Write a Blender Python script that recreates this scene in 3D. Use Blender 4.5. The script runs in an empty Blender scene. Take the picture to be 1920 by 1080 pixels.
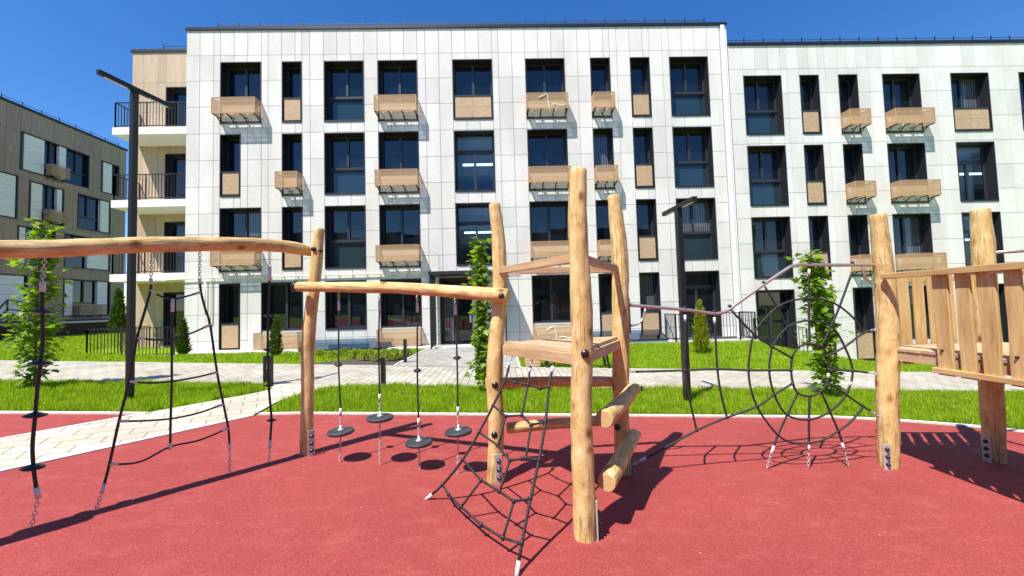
import bpy, math, random
import numpy as np
from mathutils import Vector, Matrix, noise
sc = bpy.context.scene
COL = sc.collection
rnd = random.Random(7)
RN = np.random.default_rng(11)
PI = math.pi

# ------------------------------------------------------------------ camera, sky, sun, exposure
FPX = 740.0                                   # focal length in photo pixels (1920 wide)
PITCH, ROLL, YAW = math.radians(2.637), math.radians(1.642), math.radians(1.536)
EYE = Vector((0, 0, 1.6))
_f = Vector((math.sin(YAW)*math.cos(PITCH), math.cos(YAW)*math.cos(PITCH), math.sin(PITCH)))
_r = Vector((math.cos(YAW), -math.sin(YAW), 0)); _u = _r.cross(_f)
RT = math.cos(ROLL)*_r - math.sin(ROLL)*_u
UP = math.sin(ROLL)*_r + math.cos(ROLL)*_u
cam = bpy.data.cameras.new('camera'); cam_o = bpy.data.objects.new('camera', cam); COL.objects.link(cam_o)
cam.sensor_width = 36; cam.lens = FPX/1920*36; cam.clip_start = .05; cam.clip_end = 2000
m3 = Matrix((RT, UP, -_f)).transposed()
cam_o.matrix_world = Matrix.Translation(EYE) @ m3.to_4x4()
sc.camera = cam_o

SUN_AZ, SUN_EL = math.radians(41), math.radians(59.5)
w = bpy.data.worlds.new('World'); sc.world = w; w.use_nodes = True
nt = w.node_tree; bg = nt.nodes['Background']
sky = nt.nodes.new('ShaderNodeTexSky'); sky.sky_type = 'NISHITA'; sky.sun_disc = False
sky.sun_elevation = SUN_EL; sky.sun_rotation = PI + SUN_AZ
sky.air_density = 1.0; sky.dust_density = 0.1; sky.ozone_density = 3.5; sky.altitude = 200
hs = nt.nodes.new('ShaderNodeHueSaturation'); hs.inputs['Saturation'].default_value = 1.3; hs.inputs['Hue'].default_value = .508
nt.links.new(sky.outputs[0], hs.inputs['Color']); nt.links.new(hs.outputs[0], bg.inputs[0]); bg.inputs[1].default_value = 0.122
sd = bpy.data.lights.new('sun', 'SUN'); sd.energy = 5.0; sd.angle = math.radians(.5); sd.color = (1, .945, .85)
so = bpy.data.objects.new('sun', sd); COL.objects.link(so)
SUNV = Vector((math.sin(SUN_AZ)*math.cos(SUN_EL), math.cos(SUN_AZ)*math.cos(SUN_EL), -math.sin(SUN_EL)))
so.rotation_euler = SUNV.to_track_quat('-Z', 'Y').to_euler()
sc.view_settings.view_transform = 'Standard'; sc.view_settings.look = 'None'
sc.view_settings.exposure = 0.68; sc.view_settings.gamma = 1

# ------------------------------------------------------------------ helpers
D = 15.985                                    # distance of the white facade
def ray(px, py): return _f + RT*((px-960)/FPX) - UP*((py-540)/FPX)
def at(px, py, Y):                            # the point at distance Y seen at a photo pixel
    d = ray(px, py); return EYE + d*(Y/d.y)
def plane_z(x): return -.045*x                # the site falls gently to the right
def G(px, py):
    d = ray(px, py); t = -1.6/(d.z + .045*d.x); return EYE + d*t
def onplane(px, py, P0, n):
    d = ray(px, py); return EYE + d*((P0-EYE).dot(n)/d.dot(n))
def sstep(t, a, b):
    t = min(1, max(0, (t-a)/(b-a))); return t*t*(3-2*t)
ZBX = [-60, -22, -17, -13, 9.4, 10.6, 14, 20, 60]
ZBZ = [2.7, .99, .42, .15, .0, -.35, -1.08, -1.35, -2.9]
def zbase(x): return float(np.interp(x, ZBX, ZBZ))
def zt(x, y):
    k = sstep(y, 10.6, 15.0); return plane_z(x)*(1-k) + zbase(x)*k - .42*sstep(-x, 19, 23)*sstep(y, 12, 15)

class MB:
    def __init__(s): s.v = []; s.f = []; s.uv = []; s.sm = []; s.mi = []
    def face(s, idx, uv=None, sm=False, mi=0):
        s.f.append(idx); s.uv.append(uv or [(0, 0)]*len(idx)); s.sm.append(sm); s.mi.append(mi)
    def hexa(s, P, mi=0, uvl=None):           # 8 points: bottom 0-3 ccw, top 4-7
        b = len(s.v); s.v += [tuple(p) for p in P]
        for q in ((3,2,1,0),(4,5,6,7),(0,1,5,4),(1,2,6,5),(2,3,7,6),(3,0,4,7)):
            pts = [Vector(P[i]) for i in q]
            e1 = pts[1]-pts[0]; e2 = pts[3]-pts[0]
            a, c = e1.length, e2.length
            uv = [(0,0),(a,0),(a,c),(0,c)] if a >= c else [(0,0),(0,a),(c,a),(c,0)]
            ox = (P[0][0]*3.1+P[0][1]*1.7) % 7
            s.face([b+i for i in q], [(u+ox, v+ox) for u, v in uv], False, mi)
    def box(s, x0, x1, y0, y1, z0, z1, mi=0):
        s.hexa([(x0,y0,z0),(x1,y0,z0),(x1,y1,z0),(x0,y1,z0),(x0,y0,z1),(x1,y0,z1),(x1,y1,z1),(x0,y1,z1)], mi)
    def bar(s, p, q, wd, ht, up=(0,0,1), mi=0):   # box along p-q
        p = Vector(p); q = Vector(q); d = (q-p).normalized(); up = Vector(up)
        sd_ = d.cross(up).normalized(); u2 = sd_.cross(d).normalized()
        a = sd_*wd/2; c = u2*ht/2
        s.hexa([p-a-c, p+a-c, q+a-c, q-a-c, p-a+c, p+a+c, q+a+c, q-a+c], mi)
    def tube(s, pts, rad, segs=8, cap=True, mi=0, capmi=None, fn=None, u0=0.0):
        pts = [Vector(p) for p in pts]; n = len(pts)
        if not hasattr(rad, '__len__'): rad = [rad]*n
        T = [(pts[min(i+1, n-1)]-pts[max(i-1, 0)]).normalized() for i in range(n)]
        nrm = T[0].orthogonal().normalized(); b = len(s.v); L = [0]
        for i in range(n):
            if i:
                nrm = (nrm - T[i]*nrm.dot(T[i])).normalized(); L.append(L[-1]+(pts[i]-pts[i-1]).length)
            bn = T[i].cross(nrm)
            for k in range(segs):
                a = 2*PI*k/segs; r = rad[i]*(fn(L[i], a, i, n) if fn else 1)
                s.v.append(tuple(pts[i]+(nrm*math.cos(a)+bn*math.sin(a))*r))
        rr = sum(rad)/n*2*PI
        for i in range(n-1):
            for k in range(segs):
                k2 = (k+1) % segs; u1, u2 = u0+rr*k/segs, u0+rr*(k+1)/segs
                s.face([b+i*segs+k, b+i*segs+k2, b+(i+1)*segs+k2, b+(i+1)*segs+k],
                       [(u1, L[i]), (u2, L[i]), (u2, L[i+1]), (u1, L[i+1])], True, mi)
        if cap:
            cm = mi if capmi is None else capmi
            cuv = [(.5*math.cos(2*PI*k/segs), .5*math.sin(2*PI*k/segs)) for k in range(segs)]
            s.face([b+k for k in range(segs)][::-1], cuv[::-1], False, cm)
            s.face([b+(n-1)*segs+k for k in range(segs)], cuv, False, cm)
    def lathe(s, c, prof, segs=20, axis=(0,0,1), mi=0):   # prof: (radius, height)
        q = Vector(axis).to_track_quat('Z', 'Y'); c = Vector(c); b = len(s.v)
        for r, h in prof:
            for k in range(segs):
                a = 2*PI*k/segs
                s.v.append(tuple(c + q @ Vector((r*math.cos(a), r*math.sin(a), h))))
        for i in range(len(prof)-1):
            for k in range(segs):
                k2 = (k+1) % segs
                s.face([b+i*segs+k, b+i*segs+k2, b+(i+1)*segs+k2, b+(i+1)*segs+k], None, True, mi)
        s.face([b+k for k in range(segs)][::-1], None, False, mi)
        s.face([b+(len(prof)-1)*segs+k for k in range(segs)], None, False, mi)
    def chain(s, p, q, link=.034, r=.0035, wd=.011):
        p = Vector(p); q = Vector(q); d = q-p; n = max(1, round(d.length/(link*.78))); d.normalize()
        o = d.orthogonal().normalized(); o2 = d.cross(o); stp = (q-p)/n
        for i in range(n):
            c = p+stp*(i+.5); sidev = o if i % 2 else o2; pts = []
            for k in range(8):
                a = 2*PI*k/8; pts.append(c + d*(math.cos(a)*link*.5) + sidev*(math.sin(a)*wd))
            b = len(s.v); nv = d.cross(sidev)
            for k in range(8):
                out = (pts[k]-c).normalized()
                for j in range(4):
                    t = 2*PI*j/4; s.v.append(tuple(pts[k]+out*(r*math.cos(t))+nv*(r*math.sin(t))))
            for k in range(8):
                for j in range(4):
                    k2, j2 = (k+1) % 8, (j+1) % 4
                    s.face([b+k*4+j, b+k2*4+j, b+k2*4+j2, b+k*4+j2], None, True)
    def build(s, name, mats, parent=None, bevel=0):
        if not isinstance(mats, (list, tuple)): mats = [mats]
        me = bpy.data.meshes.new(name)
        base = Vector((0,0,0)); p = parent
        while p is not None: base += p.location; p = p.parent
        me.from_pydata([tuple(Vector(v)-base) for v in s.v], [], s.f)
        for m in mats: me.materials.append(m)
        ul = me.uv_layers.new(name='UVMap')
        ul.data.foreach_set('uv', [c for f in s.uv for t in f for c in t])
        me.polygons.foreach_set('use_smooth', s.sm); me.polygons.foreach_set('material_index', s.mi)
        me.update()
        o = bpy.data.objects.new(name, me); COL.objects.link(o)
        if parent is not None: o.parent = parent
        if bevel:
            b = o.modifiers.new('bevel', 'BEVEL'); b.width = bevel; b.segments = 2; b.limit_method = 'ANGLE'
        return o

class Bag:                                    # like MB, but every added shape becomes an object of its own
    def __init__(s): s.l = []
    def __getattr__(s, k):
        def f(*a, **kw):
            m = MB(); getattr(m, k)(*a, **kw); s.l.append(m)
        return f
    def build(s, name, mats, parent=None, bevel=0): return [m.build(name, mats, parent, bevel) for m in s.l]

def tag(o, label=None, cat=None, group=None, kind=None):
    if label: o['label'] = label
    if cat: o['category'] = cat
    if group: o['group'] = group
    if kind: o['kind'] = kind
    return o
def thing(name, loc, label, cat, group=None):
    o = bpy.data.objects.new(name, None); COL.objects.link(o); o.location = loc; o.empty_display_size = .2
    return tag(o, label, cat, group)
def crom(P, step=.05):                        # smooth curve through points
    P = [Vector(p) for p in P]; out = []
    Q = [P[0]*2-P[1]] + P + [P[-1]*2-P[-2]]
    for i in range(1, len(Q)-2):
        a, b, c, d = Q[i-1:i+3]; n = max(1, int((c-b).length/step))
        for k in range(n):
            t = k/n
            out.append(.5*((2*b)+(c-a)*t+(2*a-5*b+4*c-d)*t*t+(3*b-a-3*c+d)*t**3))
    return out+[P[-1]]
def instanced(name, tv, tf, M, pos, mats, parent=None):
    """one mesh of many copies of a small leaf or blade: tv (k,3), tf list, M (n,3,3), pos (n,3)"""
    tv = np.asarray(tv, float); n = len(pos); k = len(tv)
    V = np.einsum('nij,kj->nki', M, tv) + np.asarray(pos)[:, None, :]
    base = Vector((0,0,0)); p = parent
    while p is not None: base += p.location; p = p.parent
    V = V.reshape(-1, 3) - np.array(base)
    me = bpy.data.meshes.new(name); me.vertices.add(len(V)); me.vertices.foreach_set('co', V.ravel())
    flat = [i for f in tf for i in f]; lens = [len(f) for f in tf]
    loops = (np.array(flat)[None, :] + (np.arange(n)*k)[:, None]).ravel()
    me.loops.add(len(loops)); me.loops.foreach_set('vertex_index', loops.astype(np.int32))
    tot = np.tile(lens, n); st = np.concatenate([[0], np.cumsum(tot)[:-1]])
    me.polygons.add(len(tot)); me.polygons.foreach_set('loop_start', st.astype(np.int32))
    try: me.polygons.foreach_set('loop_total', tot.astype(np.int32))
    except Exception: pass
    me.update(calc_edges=True); me.validate()
    for m in (mats if isinstance(mats, (list, tuple)) else [mats]): me.materials.append(m)
    o = bpy.data.objects.new(name, me); COL.objects.link(o)
    if parent is not None: o.parent = parent
    return o
def rots(n, tilt_lo, tilt_hi, scale, az=None):
    """random orientation: template points along +Y, normal +Z; azimuth az, pitch tilt"""
    az = RN.uniform(0, 2*PI, n) if az is None else az
    ti = RN.uniform(tilt_lo, tilt_hi, n); ro = RN.normal(0, .5, n)
    ca, sa, ct, st, cr, sr = np.cos(az), np.sin(az), np.cos(ti), np.sin(ti), np.cos(ro), np.sin(ro)
    y = np.stack([ca*ct, sa*ct, st], 1); x0 = np.stack([sa, -ca, 0*az], 1); z0 = np.cross(x0, y)
    x = x0*cr[:, None]+z0*sr[:, None]; z = -x0*sr[:, None]+z0*cr[:, None]
    return np.stack([x, y, z], 2)*np.asarray(scale)[:, None, None]

# ------------------------------------------------------------------ materials
def M(name):
    m = bpy.data.materials.new(name); m.use_nodes = True
    return m, m.node_tree, m.node_tree.nodes['Principled BSDF']
def N(nt, typ, **kw):
    n = nt.nodes.new('ShaderNode'+typ)
    for k, v in kw.items():
        if k[0] == 'i':
            n.inputs[int(k[1:]) if k[1:].isdigit() else k[1:]].default_value = v
        else: setattr(n, k, v)
    return n
def ramp(nt, fac, stops):
    r = N(nt, 'ValToRGB'); e = r.color_ramp.elements
    while len(e) < len(stops): e.new(.5)
    for el, (p, c) in zip(e, stops): el.position = p; el.color = (*c, 1)
    nt.links.new(fac, r.inputs[0]); return r.outputs[0]
def coords(nt, kind='Object', scale=(1,1,1), rot=(0,0,0)):
    t = N(nt, 'TexCoord'); mp = N(nt, 'Mapping'); mp.inputs['Scale'].default_value = scale; mp.inputs['Rotation'].default_value = rot
    nt.links.new(t.outputs[kind], mp.inputs[0]); return mp.outputs[0]
def tex(nt, co, scale, detail=4, rough=.6):
    n = N(nt, 'TexNoise'); n.inputs['Scale'].default_value = scale; n.inputs['Detail'].default_value = detail
    n.inputs['Roughness'].default_value = rough; nt.links.new(co, n.inputs['Vector']); return n.outputs['Fac']
def mix(nt, a, b, fac, mode='MIX'):
    n = N(nt, 'MixRGB', blend_type=mode)
    for s_, v in ((0, fac), (1, a), (2, b)):
        if hasattr(v, 'links') or hasattr(v, 'is_linked'): nt.links.new(v, n.inputs[s_])
        elif s_ == 0: n.inputs[0].default_value = v
        else: n.inputs[s_].default_value = (*v, 1)
    return n.outputs[0]
def bump(nt, b, h, strength, dist=.01):
    n = N(nt, 'Bump'); n.inputs['Strength'].default_value = strength; n.inputs['Distance'].default_value = dist
    nt.links.new(h, n.inputs['Height']); nt.links.new(n.outputs[0], b.inputs['Normal'])
def flat(name, c, rough=.6, metal=0, spec=.5, var=.0, scale=8, bstr=0):
    m, nt, b = M(name); b.inputs['Roughness'].default_value = rough; b.inputs['Metallic'].default_value = metal
    b.inputs['Specular IOR Level'].default_value = spec
    if var:
        co = coords(nt); n = tex(nt, co, scale)
        nt.links.new(ramp(nt, n, [(.25, tuple(x*(1-var) for x in c)), (.75, tuple(min(1, x*(1+var)) for x in c))]), b.inputs[0])
        if bstr: bump(nt, b, n, bstr)
    else: b.inputs[0].default_value = (*c, 1)
    return m

def log_wood():
    m, nt, b = M('peeled_log'); b.inputs['Roughness'].default_value = .62
    b.inputs['Specular IOR Level'].default_value = .3
    uv = N(nt, 'TexCoord').outputs['UV']
    def mp(s):
        n = N(nt, 'Mapping'); n.inputs['Scale'].default_value = s; nt.links.new(uv, n.inputs[0]); return n.outputs[0]
    grain = tex(nt, mp((75, 6, 1)), 1, 6, .7); blot = tex(nt, mp((7, 4.2, 1)), 1.3, 6, .7); big = tex(nt, mp((2, .9, 1)), 1.0, 3)
    c = ramp(nt, blot, [(.27, (.36, .205, .07)), (.40, (.57, .385, .155)), (.55, (.7, .525, .245)), (.72, (.8, .67, .4))])
    c = mix(nt, c, ramp(nt, grain, [(.3, (.6, .5, .38)), (.55, (1, 1, 1))]), .6, 'MULTIPLY')
    c = mix(nt, c, ramp(nt, big, [(.33, (.74, .62, .5)), (.55, (1, 1, 1))]), .5, 'MULTIPLY')
    crack = tex(nt, mp((11, .38, 1)), 1.2, 6, .5)
    c = mix(nt, c, ramp(nt, crack, [(.484, (1, 1, 1)), (.5, (.13, .07, .04)), (.516, (1, 1, 1))]), .6, 'MULTIPLY')
    vo = N(nt, 'TexVoronoi'); vo.inputs['Scale'].default_value = 1; nt.links.new(mp((5, 3.4, 1)), vo.inputs['Vector'])
    c = mix(nt, c, ramp(nt, vo.outputs['Distance'], [(.04, (.13, .07, .04)), (.1, (.5, .34, .22)), (.14, (.85, .72, .56)), (.2, (1, 1, 1))]), .85, 'MULTIPLY')
    nt.links.new(c, b.inputs[0])
    h = mix(nt, grain, blot, .5); bump(nt, b, h, .8, .012)
    return m
def end_grain():
    m, nt, b = M('log_end_grain'); b.inputs['Roughness'].default_value = .8
    uv = coords(nt, 'UV'); wv = N(nt, 'TexWave', wave_type='RINGS', rings_direction='Z')
    wv.inputs['Scale'].default_value = 5; wv.inputs['Distortion'].default_value = 2.5; nt.links.new(uv, wv.inputs['Vector'])
    nt.links.new(ramp(nt, wv.outputs['Fac'], [(.2, (.4, .25, .1)), (.8, (.62, .44, .22))]), b.inputs[0])
    return m
def sawn_wood(name, c0, c1, gs=40):
    m, nt, b = M(name); b.inputs['Roughness'].default_value = .65; b.inputs['Specular IOR Level'].default_value = .3
    co = coords(nt, 'UV', (3, gs, 1)); g = tex(nt, co, 1, 6, .65); bl = tex(nt, coords(nt, 'UV', (1.5, 7, 1)), 1.2, 4)
    c = ramp(nt, g, [(.3, c0), (.7, c1)]); c = mix(nt, c, ramp(nt, bl, [(.3, (.68, .58, .48)), (.6, (1, 1, 1))]), .8, 'MULTIPLY')
    isl = N(nt, 'NewGeometry').outputs['Random Per Island']
    c = mix(nt, c, ramp(nt, isl, [(0, (.78, .74, .68)), (1, (1, 1, 1))]), 1, 'MULTIPLY')
    nt.links.new(c, b.inputs[0]); bump(nt, b, g, .35, .004); return m
def rubber():
    m, nt, b = M('red_rubber'); b.inputs['Roughness'].default_value = .85; b.inputs['Specular IOR Level'].default_value = .25
    co = coords(nt); fine = tex(nt, co, 170, 3, .8); vo = N(nt, 'TexVoronoi'); vo.inputs['Scale'].default_value = 210; nt.links.new(co, vo.inputs['Vector'])
    c = ramp(nt, fine, [(.3, (.18, .025, .026)), (.52, (.36, .06, .055)), (.75, (.58, .14, .12))])
    big = tex(nt, co, .7, 6, .65); mid = tex(nt, coords(nt, 'Object', (1, 2.2, 1)), 3.2, 6, .7)
    c = mix(nt, c, ramp(nt, big, [(.3, (.82, .8, .8)), (.7, (1.0, 1.0, 1.0))]), 1, 'MULTIPLY')
    c = mix(nt, c, (.56, .18, .15), ramp(nt, mid, [(.5, (0, 0, 0)), (.85, (.36, .36, .36))]))
    g2 = tex(nt, co, 55, 2, .6); c = mix(nt, c, ramp(nt, g2, [(.3, (.84, .82, .82)), (.5, (1, 1, 1)), (.72, (1.06, 1.08, 1.08))]), 1, 'MULTIPLY')
    sp = tex(nt, co, 26, 2, .5); c = mix(nt, c, (.62, .33, .29), ramp(nt, sp, [(.73, (0, 0, 0)), (.78, (.6, .6, .6))]))
    nt.links.new(c, b.inputs[0]); bump(nt, b, vo.outputs['Distance'], .6, .004); return m
def pavers(name, bw, bh, rot, c1, c2, mort, ms=.006, off=.5):
    m, nt, b = M(name); b.inputs['Roughness'].default_value = .85; b.inputs['Specular IOR Level'].default_value = .25
    co = coords(nt, 'Object', (1, 1, 1), (0, 0, rot)); br = N(nt, 'TexBrick'); br.offset = off
    nt.links.new(co, br.inputs['Vector']); br.inputs['Color1'].default_value = (*c1, 1); br.inputs['Color2'].default_value = (*c2, 1)
    br.inputs['Mortar'].default_value = (*mort, 1); br.inputs['Scale'].default_value = 1; br.inputs['Mortar Size'].default_value = ms
    br.inputs['Mortar Smooth'].default_value = .3; br.inputs['Brick Width'].default_value = bw; br.inputs['Row Height'].default_value = bh
    n = tex(nt, co, 1.1, 6, .65); f = tex(nt, co, 90, 3)
    c = mix(nt, br.outputs['Color'], ramp(nt, n, [(.3, (.74, .71, .66)), (.65, (1, 1, 1))]), .9, 'MULTIPLY')
    c = mix(nt, c, ramp(nt, f, [(.3, (.86, .86, .85)), (.7, (1, 1, 1))]), 1, 'MULTIPLY')
    nt.links.new(c, b.inputs[0]); inv = N(nt, 'Invert'); nt.links.new(br.outputs['Fac'], inv.inputs[1]); bump(nt, b, inv.outputs[0], .6, .006)
    return m
def panel_mat():
    m, nt, b = M('white_stone_panel'); b.inputs['Roughness'].default_value = .75; b.inputs['Specular IOR Level'].default_value = .3
    co = coords(nt); f = tex(nt, co, 22, 5, .75); big = tex(nt, coords(nt, 'Object', (1, 1, .35)), .8, 4)
    isl = N(nt, 'NewGeometry').outputs['Random Per Island']
    c = ramp(nt, f, [(.3, (.55, .53, .505)), (.48, (.755, .735, .705)), (.66, (.87, .85, .82))])
    c = mix(nt, c, ramp(nt, isl, [(0, (.87, .87, .865)), (.5, (.95, .95, .94)), (1, (1, 1, 1))]), 1, 'MULTIPLY')
    c = mix(nt, c, ramp(nt, big, [(.3, (.85, .84, .815)), (.6, (1, 1, 1))]), 1, 'MULTIPLY')
    nt.links.new(c, b.inputs[0]); return m
def glass_pane(name='dark_glass', col=(.006, .009, .014)):
    m, nt, b = M(name); b.inputs[0].default_value = (*col, 1); b.inputs['Roughness'].default_value = .015
    b.inputs['Specular IOR Level'].default_value = .85; b.inputs['IOR'].default_value = 1.5
    bump(nt, b, tex(nt, coords(nt), 1.1, 1), .1, .02); return m
def clear_pane():
    m, nt, b = M('clear_glass'); nt.nodes.remove(b); out = nt.nodes['Material Output']
    tr = N(nt, 'BsdfTransparent'); tr.inputs[0].default_value = (.42, .56, .68, 1); gl = N(nt, 'BsdfGlossy'); gl.inputs['Roughness'].default_value = .015
    lw = N(nt, 'LayerWeight'); pw = N(nt, 'Math', operation='POWER', i1=4.0); nt.links.new(lw.outputs['Facing'], pw.inputs[0]); fr = N(nt, 'Math', operation='MULTIPLY_ADD', i1=.8, i2=.06); nt.links.new(pw.outputs[0], fr.inputs[0]); mx = N(nt, 'MixShader')
    nt.links.new(fr.outputs[0], mx.inputs[0]); nt.links.new(tr.outputs[0], mx.inputs[1]); nt.links.new(gl.outputs[0], mx.inputs[2]); nt.links.new(mx.outputs[0], out.inputs[0])
    return m
def perforated(name, c, open_):
    m, nt, b = M(name); out = nt.nodes['Material Output']; b.inputs['Roughness'].default_value = .6
    b.inputs[0].default_value = (*c, 1)
    co = coords(nt, 'UV', (1, 1, 1)); ch = N(nt, 'TexBrick'); ch.inputs['Scale'].default_value = 1; ch.inputs['Brick Width'].default_value = .022; ch.inputs['Row Height'].default_value = .022
    ch.offset = .5; ch.inputs['Mortar Size'].default_value = open_; ch.inputs['Mortar Smooth'].default_value = .1
    nt.links.new(co, ch.inputs['Vector']); tr = N(nt, 'BsdfTransparent'); mx = N(nt, 'MixShader')
    nt.links.new(ch.outputs['Fac'], mx.inputs[0]); nt.links.new(tr.outputs[0], mx.inputs[1]); nt.links.new(b.outputs[0], mx.inputs[2]); nt.links.new(mx.outputs[0], out.inputs[0])
    return m
def leafy(name, stops, transl=.45, rough=.45):
    m, nt, b = M(name); out = nt.nodes['Material Output']
    isl = N(nt, 'NewGeometry').outputs['Random Per Island']; c = ramp(nt, isl, stops)
    big = tex(nt, coords(nt), 3, 3); c = mix(nt, c, ramp(nt, big, [(.35, (.7, .75, .6)), (.65, (1, 1, 1))]), .7, 'MULTIPLY')
    nt.links.new(c, b.inputs[0]); b.inputs['Roughness'].default_value = rough; b.inputs['Specular IOR Level'].default_value = .35
    t = N(nt, 'BsdfTranslucent'); mx = N(nt, 'MixShader'); mx.inputs[0].default_value = transl
    tc = mix(nt, c, (1.3, 1.35, .5), 1, 'MULTIPLY'); nt.links.new(tc, t.inputs[0])
    nt.links.new(b.outputs[0], mx.inputs[1]); nt.links.new(t.outputs[0], mx.inputs[2]); nt.links.new(mx.outputs[0], out.inputs[0])
    return m
def rope_mat():
    m, nt, b = M('black_rope'); b.inputs['Roughness'].default_value = .55; b.inputs['Specular IOR Level'].default_value = .5
    wv = N(nt, 'TexWave', bands_direction='DIAGONAL'); wv.inputs['Scale'].default_value = 32; nt.links.new(coords(nt, 'UV'), wv.inputs['Vector'])
    nt.links.new(ramp(nt, wv.outputs['Fac'], [(.2, (.008, .008, .01)), (.9, (.035, .035, .042))]), b.inputs[0]); bump(nt, b, wv.outputs['Fac'], .7, .004); return m
def cladding(name, c0, c1, sx):
    m, nt, b = M(name); b.inputs['Roughness'].default_value = .6
    g = tex(nt, coords(nt, 'Object', sx), 1, 5, .65); isl = N(nt, 'NewGeometry').outputs['Random Per Island']
    c = ramp(nt, g, [(.3, c0), (.7, c1)]); c = mix(nt, c, ramp(nt, isl, [(0, (.82, .82, .82)), (1, (1, 1, 1))]), 1, 'MULTIPLY')
    nt.links.new(c, b.inputs[0]); return m
def lawn_soil():
    m, nt, b = M('lawn_turf'); b.inputs['Roughness'].default_value = .9; b.inputs['Specular IOR Level'].default_value = .1
    n = tex(nt, coords(nt), 2.5, 6, .7); f = tex(nt, coords(nt), 60, 3)
    c = ramp(nt, n, [(.3, (.18, .29, .01)), (.7, (.26, .41, .014))]); c = mix(nt, c, ramp(nt, f, [(.3, (.6, .6, .55)), (.7, (1, 1, 1))]), 1, 'MULTIPLY')
    nt.links.new(c, b.inputs[0]); bump(nt, b, f, .8, .02); return m

m_log = log_wood(); m_end = end_grain(); m_plank = sawn_wood('sawn_plank', (.56, .37, .16), (.8, .6, .3)); m_deck = sawn_wood('deck_board', (.5, .35, .2), (.7, .53, .34))
m_rubber = rubber()
m_pav = pavers('concrete_pavers', .3, .15, math.radians(90), (.44, .41, .345), (.57, .54, .47), (.2, .185, .155), .009)
m_slab = pavers('path_slabs', .36, .24, math.radians(-30), (.53, .5, .41), (.63, .6, .51), (.27, .25, .21), .008)
m_pav2 = pavers('entrance_pavers', .2, .2, 0, (.33, .325, .31), (.48, .47, .44), (.22, .21, .2), .006, .5)
m_conc = flat('kerb_concrete', (.6, .585, .54), .85, var=.15, scale=12)
m_panel = panel_mat(); m_joint = flat('joint_grey', (.2, .2, .195), .9)  # dark grey backing seen through the open panel joints
m_metal = flat('anthracite_metal', (.015, .016, .02), .5, var=.1)
m_frame = flat('window_frame', (.03, .034, .042), .4)
m_black = flat('black_paint', (.012, .013, .016), .38)
m_pole = flat('lamp_post_paint', (.009, .0095, .012), .42, var=.15)
m_glass = glass_pane(); m_clear = clear_pane(); m_glass2 = glass_pane('tinted_glass', (.018, .04, .055))
m_curt = glass_pane('glass_over_curtain')
_nt = m_curt.node_tree; _wv = N(_nt, 'TexWave'); _wv.inputs['Scale'].default_value = 3.2; _wv.inputs['Distortion'].default_value = 2.0
_nt.links.new(coords(_nt, 'Object', (1, 1, .12)), _wv.inputs['Vector']); _nt.links.new(ramp(_nt, _wv.outputs['Fac'], [(.1, (.03, .035, .045)), (.9, (.15, .16, .175))]), _nt.nodes['Principled BSDF'].inputs[0])
m_basket = perforated('perforated_basket', (.55, .355, .185), .0034)
m_bframe = flat('basket_frame', (.5, .28, .14), .5); m_tray = flat('pale_back_panel', (.62, .64, .6), .6)
m_infill = cladding('wood_infill', (.4, .25, .14), (.62, .44, .28), (5, 5, 38))
m_wing = cladding('wood_cladding', (.48, .35, .23), (.62, .47, .32), (16, 16, 1.6))
m_brown = cladding('brown_cladding', (.3, .21, .15), (.47, .345, .26), (14, 14, 1.5))
m_white = flat('white_render', (.84, .835, .82), .7, var=.03)
m_pipe = flat('cream_pipe', (.72, .68, .54), .4)
m_rope = rope_mat(); m_knob = flat('black_rubber', (.014, .015, .018), .35, var=.2, scale=60)
m_disc = flat('disc_rubber', (.035, .04, .048), .6, var=.3, scale=90, bstr=.3)
m_galv = flat('galvanised_steel', (.55, .56, .57), .45, .45, var=.15, scale=30)
m_steel = flat('brushed_steel', (.5, .43, .4), .36, .7, var=.06, scale=20)
m_alu = flat('aluminium_sleeve', (.62, .62, .62), .5)
m_soil = flat('dark_soil', (.075, .055, .04), .95, var=.4, scale=30, bstr=.6)
m_lawn = lawn_soil()
m_grass = leafy('grass_blade', [(0, (.17, .29, .006)), (.45, (.31, .47, .01)), (.8, (.46, .6, .02)), (1, (.62, .64, .16))], .5, .5)
m_leaf = leafy('maple_leaf', [(0, (.08, .17, .012)), (.5, (.18, .32, .022)), (1, (.34, .48, .04))], .5)
m_conifer = leafy('conifer_sprig', [(0, (.03, .075, .016)), (.6, (.08, .15, .025)), (1, (.16, .24, .04))], .25)
m_thuja = leafy('golden_conifer_sprig', [(0, (.16, .2, .015)), (.6, (.38, .4, .035)), (1, (.58, .52, .06))], .4)
m_shrub = leafy('yellow_shrub_leaf', [(0, (.12, .2, .015)), (.6, (.3, .36, .03)), (1, (.45, .46, .05))], .35)
m_bark = flat('sapling_bark', (.2, .15, .1), .85, var=.4, scale=40, bstr=.5)
m_room = flat('stairwell_paint', (.6, .62, .62), .8)
m_seal = flat('light_plate', (.7, .7, .7), .5)
m_pvc = flat('white_downpipe', (.86, .9, .92), .35)
mE, ntE, bE = M('strip_light'); bE.inputs['Emission Color'].default_value = (1, .97, .92, 1); bE.inputs['Emission Strength'].default_value = 4.5
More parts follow.
